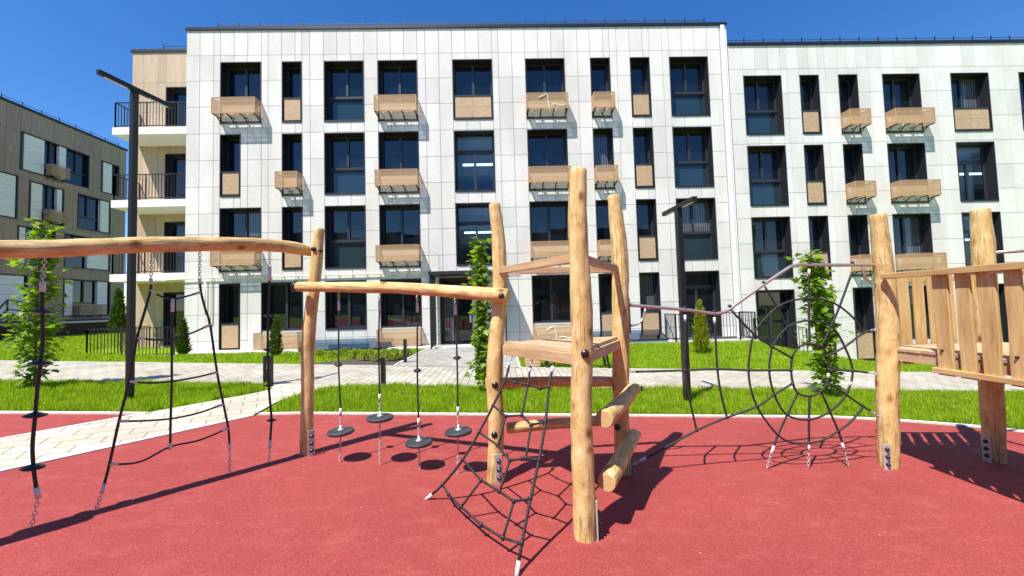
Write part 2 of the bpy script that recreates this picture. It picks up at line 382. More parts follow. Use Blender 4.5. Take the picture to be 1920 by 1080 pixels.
# ------------------------------------------------------------------ ground
def sheet(name, polys, mat, dz, label=None, kind='structure', zf=None):
    mb = MB(); zf = zf or (lambda x, y: plane_z(x))
    for P in polys:
        b = len(mb.v)
        for x, y in P: mb.v.append((x, y, zf(x, y)+dz))
        mb.face(list(range(b, b+len(P))))
    o = mb.build(name, mat); tag(o, kind=kind)
    return o
xs = sorted(set([-400, -250, -150, -110, -90, -75, -60, -50, -44] + [x*1.0 for x in range(-40, 41)] + [10.2, 10.6, 46, 55, 70, 90, 130, 200, 300, 400]))
ys = sorted(set([-120, -60, -30, -15] + [-8, -4, 0, 3] + [5 + .6*i for i in range(10)] + [10.6 + .4*i for i in range(14)] + [17, 19, 21, 24, 27, 30, 34, 40, 50, 65, 90, 130, 200, 320, 500, 800]))
mb = MB()
for y in ys:
    for x in xs: mb.v.append((x, y, zt(max(-60, min(60, x)), y)-.012))
W_ = len(xs)
for j in range(len(ys)-1):
    for i in range(W_-1): mb.face([j*W_+i, j*W_+i+1, (j+1)*W_+i+1, (j+1)*W_+i], None, True)
tag(mb.build('ground', m_lawn), kind='structure')

RUB = [(-3.56, 5.76), (-2.96, 5.83), (5.0, 5.9), (5.9, 5.72), (6.6, 5.5), (7.2, 5.2), (7.9, 4.7), (8.5, 4.0), (8.9, 3), (9.1, 0), (9.2, -8), (-11.6, -8)]
RUB2 = [(-5.13, 5.74), (-16, 5.6), (-16, -8), (-12.97, -8)]
sheet('rubber_surface', [RUB[::-1]], m_rubber, 0)
sheet('rubber_surface', [RUB2], m_rubber, 0)
sheet('main_path', [[(-40, 7.9), (40, 7.9), (40, 10.38), (-40, 10.38)]], m_pav, .004)
sheet('diagonal_path', [[(-12.93, -8), (-11.64, -8), (-3.56, 5.76), (-3.66, 6.5), (-3.58, 7.1), (-3.3, 7.6), (-2.85, 7.95), (-5.0, 7.95), (-4.5, 7.78), (-4.28, 7.5), (-4.4, 7.1), (-5.13, 5.74)]], m_slab, .008)
sheet('entrance_path', [[(-2.8, 10.38), (.38, 10.38), (.38, 13), (.38, 15.1), (-2.8, 15.1), (-2.8, 13)]], m_pav2, .0, zf=lambda x, y: .0)
bpy.data.objects.remove(bpy.data.objects['entrance_path'])
mb = MB(); n_ = 24                            # entrance path follows the slope
for j in range(n_+1):
    y = 10.38+(15.3-10.38)*j/n_
    for x in (-2.8, -1.2, .38): mb.v.append((x, y, zt(x, y)+.012))
for j in range(n_):
    for i in range(2): mb.face([j*3+i, j*3+i+1, (j+1)*3+i+1, (j+1)*3+i])
tag(mb.build('entrance_path', m_pav2), kind='structure')
BED = [(-5.15, 10.46), (-2.9, 10.46), (-2.9, 13.6), (-3.5, 13.2), (-4.4, 11.6)]
mb = MB(); bx_ = []
def inpoly(x, y, P):
    c = False
    for i in range(len(P)):
        (x1, y1), (x2, y2) = P[i], P[i-1]
        if (y1 > y) != (y2 > y) and x < (x2-x1)*(y-y1)/(y2-y1)+x1: c = not c
    return c
cx, cy = -3.5, 11.5
for k in range(len(BED)):                     # soil bed, fan of small quads on the slope
    a, b_ = BED[k], BED[(k+1) % len(BED)]; S = 8; base = len(mb.v)
    for i in range(S+1):
        for j in range(S+1):
            t, u = i/S, j/S; ex, ey = a[0]+(b_[0]-a[0])*u, a[1]+(b_[1]-a[1])*u
            x, y = cx+(ex-cx)*t, cy+(ey-cy)*t
            mb.v.append((x, y, zt(x, y)+.02+.02*noise.noise((x*5, y*5, 0))))
    for i in range(S):
        for j in range(S): mb.face([base+i*(S+1)+j, base+(i+1)*(S+1)+j, base+(i+1)*(S+1)+j+1, base+i*(S+1)+j+1], None, True)
tag(mb.build('soil_bed', m_soil), kind='structure')
def kerb(pts, wd=.07, top=.022, zf=zt):
    mb = MB(); pts = [Vector((x, y, 0)) for x, y in pts]
    L = []
    for i, p in enumerate(pts):
        t = (pts[min(i+1, len(pts)-1)]-pts[max(i-1, 0)]).normalized(); s_ = Vector((-t.y, t.x, 0))*wd/2
        L.append((p-s_, p+s_))
    for i in range(len(L)-1):
        q = [L[i][0], L[i+1][0], L[i+1][1], L[i][1]]
        z = [zf(v.x, v.y) for v in q]
        mb.hexa([(v.x, v.y, zz-.1) for v, zz in zip(q, z)]+[(v.x, v.y, zz+top) for v, zz in zip(q, z)])
    return tag(mb.build('kerb', m_conc), kind='structure')
def subdiv(P, st=.5):
    out = []
    for (a, b), (c, d) in zip(P[:-1], P[1:]):
        n = max(1, int(math.hypot(c-a, d-b)/st))
        out += [(a+(c-a)*i/n, b+(d-b)*i/n) for i in range(n)]
    return out+[P[-1]]
kerb([(-3.5, 5.8), (-2.96, 5.87), (5.0, 5.94), (5.95, 5.76), (6.65, 5.54), (7.26, 5.23), (7.97, 4.72), (8.6, 4.0), (9.0, 2.6)])
kerb([(-16, 5.64), (-5.05, 5.78)])
kerb([(-12.95, -8), (-5.13, 5.74)], .06, .012); kerb([(-11.62, -8), (-3.56, 5.74)], .06, .012)
kerb([(-40, 10.42), (-2.85, 10.42)], .06, .016); kerb([(.43, 10.42), (40, 10.42)], .06, .016)
kerb(subdiv([(-2.84, 10.46), (-2.84, 15.1)], .3), .06, .03); kerb(subdiv([(.42, 10.46), (.42, 15.1)], .3), .06, .03)
mb = MB()                                     # pavement strip along the foot of the building
for i in range(44):
    x0 = -12.4+i*.5; x1 = x0+.49
    if x0 > 9.2: break
    z = zbase((x0+x1)/2); mb.box(x0, x1, 14.98, D+.02, z-.3, z+.06)
tag(mb.build('building_pavement', flat('pavement_slab', (.58, .57, .54), .85, var=.15)), kind='structure')

# grass blades: countless, one object of kind stuff
LAWN_L = [(-13, 5.84), (-5.2, 5.84), (-4.42, 7.3), (-4.36, 7.5), (-4.55, 7.74), (-5.0, 7.88), (-13, 7.88)]
LAWN_R = [(-3.45, 5.88), (-3.58, 6.5), (-3.5, 7.1), (-3.22, 7.6), (-2.8, 7.88), (13.5, 7.88), (13.5, 4.2), (8.6, 4.2), (8.0, 4.85), (7.3, 5.34), (6.65, 5.63), (5.95, 5.84), (5.0, 6.0)]
def sample(poly, dens):
    X = [p[0] for p in poly]; Y = [p[1] for p in poly]; n = int((max(X)-min(X))*(max(Y)-min(Y))*dens)
    P = np.stack([RN.uniform(min(X), max(X), n), RN.uniform(min(Y), max(Y), n)], 1); c = np.zeros(n, bool)
    for i in range(len(poly)):
        (x1, y1), (x2, y2) = poly[i], poly[i-1]
        h = (y1 > P[:, 1]) != (y2 > P[:, 1])
        with np.errstate(divide='ignore', invalid='ignore'): xi = (x2-x1)*(P[:, 1]-y1)/(y2-y1+1e-12)+x1
        c ^= h & (P[:, 0] < xi)
    return P[c]
def infield(P, m=1.5):
    return P[(np.abs(P[:, 0]/P[:, 1]-.027) < 1.36)]
def blades(name, P, h, wd):
    P = infield(P); n = len(P)
    zs = np.array([zt(x, y) for x, y in P])
    clump = np.array([noise.noise((x*1.7, y*1.7, 3)) + .7*noise.noise((x*6, y*6, 9)) for x, y in P])
    s = h*(1+.5*clump)*RN.uniform(.5, 1.35, n)
    M_ = rots(n, .75, 1.5, s); M_[:, :, 0] *= (wd/h)
    tv = [(-.5, 0, 0), (.5, 0, 0), (.38, .55, .05), (-.38, .55, .05), (0, 1, .22)]
    o = instanced(name, tv, [(0, 1, 2, 3), (3, 2, 4)], M_, np.c_[P, zs-.012], m_grass)
    return tag(o, 'bright green mown grass blades of the lawns', 'grass', kind='stuff')
far = [(-30, 10.46), (-2.9, 10.46), (-2.9, 13.6), (-2.9, 14.9), (-12.3, 14.9), (-15.6, 14.9), (-16.3, 17.5), (-20, 30), (-40, 30)]
Pf = sample(far, 650); keep = np.array([not inpoly(x, y, BED) for x, y in Pf]); Pf = Pf[keep]
Pr = sample([(.48, 10.46), (19, 10.46), (19, 15.5), (10.2, 15.5), (9.4, 14.9), (.48, 14.9)], 1300)
P_near = np.concatenate([sample(LAWN_L, 5200), sample(LAWN_R, 5200)])
blades('grass', P_near, .09, .008)
blades('grass', np.concatenate([Pf, Pr]), .085, .012)

# ------------------------------------------------------------------ apartment buildings
def subtract(r, holes):
    out = [r]
    for h in holes:
        nx = []
        for a in out:
            x0, x1, z0, z1 = a; hx0, hx1, hz0, hz1 = h
            if hx0 >= x1-1e-4 or hx1 <= x0+1e-4 or hz0 >= z1-1e-4 or hz1 <= z0+1e-4: nx.append(a); continue
            if hx0 > x0: nx.append((x0, hx0, z0, z1))
            if hx1 < x1: nx.append((hx1, x1, z0, z1))
            xa, xb = max(x0, hx0), min(x1, hx1)
            if hz0 > z0: nx.append((xa, xb, z0, hz0))
            if hz1 < z1: nx.append((xa, xb, hz1, z1))
        out = nx
    return [a for a in out if a[1]-a[0] > .02 and a[3-0]-a[2] > .02]
def panel_wall(bld, name, xj, zj, holes, mp, tf, gap=.016, th=.022):
    """tf maps (u, z, depth) to the world; panels stand proud of a darker backing with the joints left open"""
    mb = MB(); bk = MB()
    def hx(m, x0, x1, z0, z1, d0, d1):
        m.hexa([tf(x0, z0, d0), tf(x1, z0, d0), tf(x1, z0, d1), tf(x0, z0, d1), tf(x0, z1, d0), tf(x1, z1, d0), tf(x1, z1, d1), tf(x0, z1, d1)])
    for i in range(len(xj)-1):
        for j in range(len(zj)-1):
            for (a, b, c, d) in subtract((xj[i], xj[i+1], zj[j], zj[j+1]), holes):
                g = gap/2; hx(mb, a+g, b-g, c+g, d-g, 0, th)
    for (a, b, c, d) in subtract((xj[0]+.01, xj[-1]-.01, zj[0]+.01, zj[-1]-.01), holes): hx(bk, a, b, c, d, th-.008, th+.2)
    o = mb.build(name, mp, bld); bk.build('joint_backing', m_joint, o); return o
TFF = lambda Y: (lambda x, z, d: (x, Y+d, z))

def window(bld, x0, x1, z0, z1, kind, tf, depth=.4, wood=None):
    """recess lined with dark metal; frame, panes and filling lie at its back"""
    def hx(m, a, b, c, d, e, f_, mi=0):
        m.hexa([tf(a, c, e), tf(b, c, e), tf(b, c, f_), tf(a, c, f_), tf(a, d, e), tf(b, d, e), tf(b, d, f_), tf(a, d, f_)], mi)
    mb = MB(); t = .035; lip = -.014
    hx(mb, x0, x0+t, z0, z1, lip, depth+.05); hx(mb, x1-t, x1, z0, z1, lip, depth+.05)
    hx(mb, x0+t, x1-t, z1-t, z1, lip, depth+.05); hx(mb, x0+t, x1-t, z0, z0+t+.02, lip-.02, depth+.05)
    W = mb.build('window', m_metal, bld)
    a, b, c, d = x0+t, x1-t, z0+t+.02, z1-t; H = d-c
    fr = MB(); pns = []; fw = .06; rw = random.Random(int((x0*13+z0*7+2000)*10))
    if kind != 'stair': hx(fr, a, b, c, d, depth+.04, depth+.07)    # dark sheet behind the panes
    def member(p, q, r, s_, e=depth-.05, f_=depth+.038): hx(fr, p, q, r, s_, e, f_)
    def pane(p, q, r, s_, mat):
        pn = MB(); t_ = [rw.uniform(-.004, .004) for _ in range(2)]
        dd = lambda u, z: depth + (t_[0] if u > (p+q)/2 else -t_[0]) + (t_[1] if z > (r+s_)/2 else -t_[1])
        pn.hexa([tf(p, r, dd(p, r)), tf(q, r, dd(q, r)), tf(q, r, dd(q, r)+.01), tf(p, r, dd(p, r)+.01), tf(p, s_, dd(p, s_)), tf(q, s_, dd(q, s_)), tf(q, s_, dd(q, s_)+.01), tf(p, s_, dd(p, s_)+.01)])
        pns.append((pn, mat))
    def sash(p, q, r, s_, bars=1, e=0., mat=None):
        member(p, p+fw, r, s_, depth-.05-e); member(q-fw, q, r, s_, depth-.05-e); member(p+fw, q-fw, s_-fw, s_, depth-.05-e); member(p+fw, q-fw, r, r+fw, depth-.05-e)
        if bars: mid = (p+q)/2; member(mid-.05, mid+.05, r+fw, s_-fw, depth-.06)
        xs_ = [p+fw-.005, (p+q)/2, q-fw+.005] if bars else [p+fw-.005, q-fw+.005]
        for u0, u1 in zip(xs_[:-1], xs_[1:]):
            mm = mat or (m_clear if kind == 'stair' else (m_curt if rw.random() < (.5 if kind == 'wood4' else .13) else m_glass))
            pane(u0, u1, r+fw-.005, s_-fw+.005, mm)
    wide = (x1-x0) > 1.2
    filln = None
    if kind == 'glass':
        m_ = c+H*.44; sash(a, b, m_+.03, d, 1); sash(a, b, c, m_-.03, 0, 0., m_glass2); member(a, b, m_-.03, m_+.03, depth-.09)
    elif kind in ('wood', 'wood4'):
        m_ = c+H*.4; sash(a, b, m_, d, 1 if wide else 0, .0)
        fl = MB(); g = .05; zz = [c+g, (c+m_)/2, m_-g] if wide else [c+g, m_-g]; xx = [a+g, (a+b)/2, b-g] if wide else [a+g, b-g]
        e0 = .03
        hx(fr, a, b, c, m_-.002, e0+.03, e0+.06); member(a, b, m_-.05, m_-.002, e0-.02, depth-.06)
        for i in range(len(xx)-1):
            for j in range(len(zz)-1): hx(fl, xx[i]+.004, xx[i+1]-.004, zz[j]+.004, zz[j+1]-.004, e0, e0+.028)
        filln = fl
    elif kind == 'basket':
        m_ = c+H*.27; sash(a, b, m_, d, 1 if wide else 0); tray = MB(); hx(tray, a, b, c, m_-.002, .012, .06); member(a, b, m_-.001, m_+.05, .0, depth-.06)
    elif kind == 'plain': sash(a, b, c, d, 1)
    elif kind == 'stair':
        m_ = c+H*.7; sash(a, b, m_+.02, d, 0); sash(a, b, c, m_-.02, 1); member(a, b, m_-.02, m_+.02, depth-.08)
    elif kind == 'door':
        m_ = c+H*.77; sash(a, b, m_+.02, d, 0); sash(a, b, c, m_-.02, 1); member(a, b, m_-.02, m_+.02, depth-.08)
    fr.build('frame', m_frame, W); [q_.build('pane', mm, W) for q_, mm in pns]
    if kind == 'basket': tray.build('back_panel', m_tray, W)
    if filln: filln.build('infill_panel', m_infill, W)
    if kind == 'stair':
        r = MB(); dp = 2.6; e = depth+.08
        def wallq(P): b_ = len(r.v); r.v += [tf(*p) for p in P]; r.face([b_, b_+1, b_+2, b_+3])
        A, B, C, Dd = a-1.2, b+1.6, c-.35, d+.1
        wallq([(A, C, dp), (B, C, dp), (B, Dd, dp), (A, Dd, dp)]); wallq([(A, C, e), (A, C, dp), (A, Dd, dp), (A, Dd, e)]); wallq([(B, C, e), (B, C, dp), (B, Dd, dp), (B, Dd, e)])
        wallq([(A, Dd, e), (A, Dd, dp), (B, Dd, dp), (B, Dd, e)]); wallq([(A, C, e), (A, C, dp), (B, C, dp), (B, C, e)])
        # landing slab between the flights
        hx(r, A+.02, B-.02, c+H*.34, c+H*.42, 1.3, dp-.02)
        r.build('stairwell_room', m_room, W)
        l = MB(); hx(l, a+.2, b+1.0, c+H*.6, c+H*.63, 1.2, 1.3); l.build('strip_light', mE, W)
    return W
def basket(bld, x0, x1, zb, tf, dep=.47, h=.62):
    """perforated air-conditioner basket on brackets; open below"""
    def P(u, z, d): return tf(u, z, -d)
    me = MB()
    def q(pts, w_, h_):
        b = len(me.v); me.v += pts; me.face([b, b+1, b+2, b+3], [(0, 0), (w_, 0), (w_, h_), (0, h_)])
    q([P(x0, zb, dep), P(x1, zb, dep), P(x1, zb+h, dep), P(x0, zb+h, dep)], x1-x0, h)
    q([P(x0, zb, .02), P(x0, zb, dep), P(x0, zb+h, dep), P(x0, zb+h, .02)], dep, h)
    q([P(x1, zb, dep), P(x1, zb, .02), P(x1, zb+h, .02), P(x1, zb+h, dep)], dep, h)
    q([P(x0+.16, zb+.12, .1), P(x1-.1, zb+.12, .1), P(x1-.1, zb+h-.12, .1), P(x0+.16, zb+h-.12, .1)], x1-x0, h)
    o = me.build('basket', m_basket, bld)
    so_ = o.modifiers.new('thickness', 'SOLIDIFY'); so_.thickness = .004
    f = MB(); t = .028
    def hx(a, b, c, d, e, g): f.hexa([P(a, c, g), P(b, c, g), P(b, c, e), P(a, c, e), P(a, d, g), P(b, d, g), P(b, d, e), P(a, d, e)])
    for z in (zb-t/2, zb+h-t/2):
        hx(x0-.003, x1+.003, z, z+t, dep-t+.005, dep+.006)
        for x in (x0-.004, x1-t+.004): hx(x, x+t, z+.001, z+t-.001, .01, dep-t)
    n = 2 if x1-x0 < 1.2 else 3
    for x in (x0-.004, x1-t+.004): hx(x, x+t, zb+t/2, zb+h-t/2, dep-t+.006, dep+.005)
    for z in (zb+h*.3, zb+h*.75): hx(x0+t, x1-t, z, z+.018, dep-t, dep-t+.012)
    f.build('basket_frame', m_bframe, o)
    k = MB()
    nb = 3 if x1-x0 < 1.2 else 4
    for i in range(nb):
        x = x0+.06+(x1-x0-.12)*i/(nb-1)
        k.bar(P(x, zb-.03, .0), P(x, zb-.03, dep-.02), .045, .03); k.bar(P(x, zb-.19, .0), P(x, zb-.05, .22), .03, .03)
    k.bar(P(x0, zb-.2, .015), P(x1, zb-.2, .015), .03, .03)
    k.build('bracket', m_black, o)
    pp = Bag()
    for i in range(1 if nb == 3 else 2):          # grey hose coiled under the basket
        xx = x0+.25+.62*i
        pp.tube(crom([P(xx, zb+.05, .2), P(xx+.1, zb-.06, .22), P(xx+.22, zb-.07, .26), P(xx+.33, zb-.02, .2), P(xx+.36, zb+.1, .15)], .04), .012, 6)
    pp.build('hose', m_seal, o)
    return o
def roof_rail(bld, pts, h, st, name='roof_rail'):
    mb = MB()
    for a, b in zip(pts[:-1], pts[1:]):
        a = Vector(a); b = Vector(b); n = max(1, round((b-a).length/st))
        mb.bar(a+Vector((0,0,h*.78)), b+Vector((0,0,h*.78)), .022, .022)
        for i in range(n+1): p = a+(b-a)*i/n; mb.bar(p, p+Vector((0,0,h)), .03, .03, (0,1,0))
    return mb.build(name, m_metal, bld)

C = dict(W1=(-11.23,-9.58), N0=(-11.23,-10.41), N1=(-8.76,-7.94), W2=(-7.06,-5.42), W3=(-4.87,-3.23), W4=(-1.79,-.13), W5=(1.24,2.89), N2=(3.97,4.8), N3=(5.65,6.48), W6=(7.32,8.97), GB=(-9.58,-7.94), DR=(-2.5,-1.2),
  W7=(10.45,12.08), N4=(12.87,13.7), N5=(14.55,15.38), W8=(16.47,18.1), W9=(19.47,21.15), W10=(22.5,24.15), N6=(25.3,26.1))
TOP = {4: 11.9, 3: 8.88, 2: 5.86, 1: 2.82}; WH = 2.555
LAY = {4: dict(W1='basket', N1='wood', W2='glass', W3='basket', W4='wood4', W5='basket', N2='basket', N3='wood', W6='glass'),
       3: dict(N0='wood', N1='basket', W2='glass', W3='basket', W4='stair', W5='basket', N2='basket', N3='wood', W6='glass'),
       2: dict(W1='basket', N1='wood', W2='glass', W3='basket', W4='stair', W5='basket', N2='basket', N3='wood', W6='glass'),
       1: dict(N0='wood', GB='basket', W2='plain', W3='basket', DR='door', W5='basket', N2='wood', N3='wood', W6='door')}
def facade(bld, lay, dz, xj, zj, Y, zbot):
    tf = TFF(Y); holes = []; todo = []
    for fl, d in lay.items():
        for cname, k in d.items():
            x0, x1 = C[cname]; z1 = TOP[fl]+dz; z0 = z1-WH
            if fl == 1:
                if k == 'plain': z0 = z1-1.95
                elif k == 'door': z0 = zbot+.1
                else: z0 = zbot+.12
            holes.append((x0, x1, z0, z1)); todo.append((x0, x1, z0, z1, k, fl))
    cname_of = {(C[c_][0], fl): c_ for fl, d in lay.items() for c_ in d}
    panel_wall(bld, 'facade', xj, zj, holes, m_panel, tf)
    for x0, x1, z0, z1, k, fl in todo:
        window(bld, x0, x1, z0, z1, k, tf)
        if k == 'basket':
            zb = z0+.2 if fl > 1 else z0+.06
            dx = -.02
            bo = basket(bld, x0+dx, x1-dx, zb, tf)
            if cname_of.get((x0, fl)) == 'W5' and fl in (4, 1):
                cb = Bag(); mx_ = (x0+x1)/2; q_ = lambda u, z, d=.5: (u, Y-d, z)
                cb.tube(crom([q_(mx_-.35, zb+.42), q_(mx_-.2, zb+.5), q_(mx_-.02, zb+.55), q_(mx_+.02, zb+.3), q_(mx_+.06, zb-.02), q_(mx_+.1, zb-.2, .46)], .05), .012, 6)
                cb.tube(crom([q_(mx_+.15, zb+.12), q_(mx_+.3, zb+.16), q_(mx_+.5, zb+.1), q_(mx_+.75, zb+.14)], .05), .012, 6)
                cb.build('cable', m_pvc, bo)

XJ1 = [-12.58,-12.05,-11.49,-11.23,-10.68,-10.13,-9.58,-9.31,-8.76,-8.22,-7.94,-7.62,-7.06,-6.52,-5.97,-5.42,-4.87,-4.33,-3.78,-3.23,-2.9,-2.34,-1.79,-1.24,-.69,-.13,.13,.69,1.24,1.79,2.34,2.89,3.44,3.97,4.53,4.8,5.1,5.65,6.2,6.48,7.04,7.32,7.87,8.42,8.97,9.52]
ZJ1 = [.1,.55,1.6,2.68,3.75,4.83,5.65,6.74,7.82,8.92,10.04,11.12,12.18,13.24]
bA = thing('apartment_building', (-1.5, D+6, 0), 'white panelled four storey apartment building with balcony wing on its left, tallest block', 'building')
facade(bA, LAY, 0, XJ1, ZJ1, D, .03)
mb = MB()                                     # shell: sides, back and flat roof
mb.box(-12.56, 9.5, D+3.2, D+13, 0, 13.2); mb.box(-12.57, -12.35, D+.03, D+3.2, 0, 13.2); mb.box(9.3, 9.51, D+.03, D+3.2, -1, 13.2); mb.box(-12.35, 9.3, D+.3, D+3.2, 12.6, 13.2)
mb.build('side_wall', m_white, bA)
mb = MB(); mb.box(-12.62, 9.85, D-.05, D+.3, 13.24, 13.36); mb.box(-12.62, -12.3, D+.3, D+13, 13.24, 13.36); mb.box(9.55, 9.85, D+.3, D+13, 13.24, 13.36)
mb.build('parapet_cap', m_black, bA)
mb = MB(); mb.box(-12.35, 9.3, D-.03, D-.003, -.3, .1); mb.box(9.3, 9.55, D-.03, D-.003, -1.2, .1); mb.build('plinth', m_metal, bA)
mb = MB(); mb.box(9.56, 9.72, D-.06, D+.2, -1.2, 13.235); mb.build('joint_cover', m_pvc, bA)
mb = MB(); mb.box(9.725, 9.84, D+.02, D+13, -1.2, 13.235); mb.build('gable_end', m_white, bA)
roof_rail(bA, [(-11.6, D+.35, 13.36), (9.1, D+.35, 13.36)], .47, .86)
mb = MB(); mb.tube([(-4.1, D+3, 13.2), (-4.1, D+3, 15.0)], .02, 6); mb.build('roof_mast', m_pvc, bA)
mb = MB()                                     # cream gas pipe under the first floor
zp = 3.05
mb.tube(crom([(-13.4, D-.08, zp-.06), (-12.2, D-.08, zp), (-6, D-.08, zp), (-2.6, D-.08, zp+.02)], .5), .022, 8)
mb.tube([(-11.72, D-.07, zp), (-11.72, D-.07, 1.55)], .02, 8); mb.tube(crom([(-11.72, D-.07, 1.6), (-11.68, D-.07, 1.3), (-11.6, D-.07, 1.25), (-11.52, D-.07, 1.35), (-11.5, D-.07, 1.8), (-11.5, D-.07, zp)], .08), .02, 8)
for i in range(18): mb.box(-12+i*.55, -11.98+i*.55, D-.1, D+.01, zp-.03, zp+.03)
mb.build('gas_pipe', m_pipe, bA)
# balcony wing, set back, clad in wood
YW = D+1.47; XWL = -16.08
tfw = TFF(YW)
dh = [(-14.62, -13.1, z, z+2.32) for z in (9.42, 6.4, 3.38, .3)]
xjw = [XWL, -15.6, -14.95, -14.62, -13.85, -13.1, -12.57]
panel_wall(bA, 'wing_wall', xjw, [.1, 1.4, 2.75, 3.1, 4.6, 5.9, 6.15, 7.6, 8.9, 9.15, 10.6, 11.95, 13.34], dh, m_wing, tfw, .008)
for h in dh: window(bA, *h, 'plain' if h[2] < 9 else 'plain', tfw, .3)
mb = MB(); mb.box(XWL+.02, -12.57, YW+.5, YW+11, 0, 13.3); mb.box(XWL+.02, XWL+.2, YW+.03, YW+.5, 0, 13.3); mb.build('wing_side', m_wing, bA)
mb = MB(); mb.box(XWL-.06, -12.64, YW-.05, YW+.4, 13.34, 13.46); mb.build('wing_cap', m_metal, bA)
roof_rail(bA, [(-15.0, YW+.3, 13.46), (-12.9, YW+.3, 13.46)], .45, 1.0)
YS = D+.27; XSL = -15.75
def railing(parent, pts, h, name='railing', st=.125, br=.012, zlow=.06, mat=None):
    mb = MB()
    for a, b in zip(pts[:-1], pts[1:]):
        a = Vector(a); b = Vector(b); n = max(1, round((b-a).length/st)); up = Vector((0,0,1))
        mb.bar(a+up*h, b+up*h, .045, .03); mb.bar(a+up*(zlow+.02), b+up*(zlow+.02), .03, .03)
        for i in range(n+1):
            p = a+(b-a)*i/n; w_ = .04 if i in (0, n) or i % 10 == 0 else br*1.4
            mb.bar(p+up*(0 if w_ > .03 else zlow+.03), p+up*(h-.012), w_, w_*.9, (0,1,0))
    return mb.build(name, mat or m_metal, parent)
for zs_ in (9.38, 6.36, 3.34):
    mb = MB(); mb.box(XSL, -12.6, YS, YW+.01, zs_-.3, zs_); s_ = mb.build('balcony_slab', m_white, bA)
    railing(s_, [(XSL+.06, YW-.03, zs_), (XSL+.06, YS+.06, zs_), (-12.66, YS+.06, zs_)], 1.06)
# entrance canopy with slatted side screens
mb = MB()
mb.box(-2.72, .2, D-1.25, D-.02, 2.86, 2.98); cp = mb.build('entrance_canopy', m_metal, bA)
for xs_ in (-2.66, .14):
    s_ = MB()
    for i in range(5): s_.box(xs_-.025, xs_+.025, D-1.22+.27*i, D-1.17+.27*i, .05, 2.857)
    s_.build('slat_screen', m_metal, cp)
mb = MB(); mb.box(-1.3, -1.24, D-.2, D+.25, 1.0, 1.3) ; mb.build('door_handle', m_alu, bA)

# lower block on the right
XJ2 = [9.86,10.45,10.99,11.54,12.08,12.33,12.87,13.28,13.7,14.0,14.55,14.96,15.38,15.88,16.47,17.0,17.56,18.1,18.8,19.47,20.03,20.6,21.15,21.9,22.5,23.05,23.6,24.15,24.7,25.3,26.1,26.7,27.4]
ZJ2 = [-1.15,-.3,.75,1.8,2.85,3.9,4.95,6.0,7.05,8.1,9.17,10.27,11.32,12.35]
LAY2 = {4: dict(W7='glass', N4='wood', N5='basket', W8='basket', W9='wood4', W10='glass', N6='wood'), 3: dict(W7='glass', N4='wood', N5='basket', W8='basket', W9='stair', W10='glass', N6='wood'),
        2: dict(W7='glass', N4='wood', N5='basket', W8='basket', W9='stair', W10='glass', N6='wood'), 1: dict(W7='door', N4='wood', N5='wood', W8='basket', W9='door', W10='plain', N6='wood')}
bB = thing('apartment_building', (18.5, D+6, -1), 'white panelled apartment block with a lower roofline, right of the white downpipe', 'building')
facade(bB, LAY2, -.86, XJ2, ZJ2, D, -1.2)
mb = MB(); mb.box(9.87, 27.3, D+3.2, D+13, -2, 12.3); mb.box(27.2, 27.38, D+.03, D+3.2, -2, 12.3); mb.box(9.87, 27.2, D+.3, D+3.2, 11.7, 12.3); mb.build('side_wall', m_white, bB)
mb = MB(); mb.box(9.86, 27.5, D-.05, D+.3, 12.35, 12.47); mb.build('parapet_cap', m_black, bB)
mb = MB(); mb.box(9.86, 27.3, D-.03, D-.003, -2.2, -1.15); mb.build('plinth', m_metal, bB)
roof_rail(bB, [(9.95, D+.35, 12.47), (27, D+.35, 12.47)], .45, .86)

# terraces, railings, ramp wall
mb = MB(); mb.box(-15.2, -12.35, 14.7, YW, -.1, .14); tag(mb.build('terrace', m_conc), kind='structure')
rl = thing('terrace_railing', (-13.6, 14.9, .14), 'dark metal railing round the ground floor terrace under the stacked balconies', 'railing', 'ground floor railings')
railing(rl, [(-15.1, YW-.1, .14), (-15.1, 14.8, .14), (-12.0, 14.8, .14)], 1.05, 'bars')
mb = MB(); mb.box(6.5, 9.75, 14.85, D-.04, -.6, .06); tag(mb.build('terrace', m_conc), kind='structure')
rl = thing('terrace_railing', (8.1, 14.9, .06), 'dark metal railing on the concrete terrace beside the golden conifer', 'railing', 'ground floor railings')
railing(rl, [(6.6, D-.1, .06), (6.6, 14.92, .06), (9.68, 14.92, .06), (9.68, D-.1, .06)], 1.05, 'bars')
rp = thing('ramp', (11.2, 14.2, -1), 'dark grey sloping ramp wall with a bar railing in front of the lower block', 'ramp')
mb = MB(); a = at(1416, 645, 14.85); b = at(1538, 671, 13.9)
mb.hexa([(a.x, a.y, -2), (b.x, b.y, -2), (b.x, b.y+.18, -2), (a.x, a.y+.18, -2), (a.x, a.y, a.z), (b.x, b.y, b.z), (b.x, b.y+.18, b.z), (a.x, a.y+.18, a.z)])
mb.build('retaining_wall', flat('dark_grey_wall', (.075, .08, .09), .7, var=.15), rp)
a2 = a+Vector((0, .09, -.02)); b2 = b+Vector((0, .09, -.02)); a3 = a2+(b2-a2)*.02
railing(rp, [a3, a2+(b2-a2)*.85], 1.0, 'bars', .12)
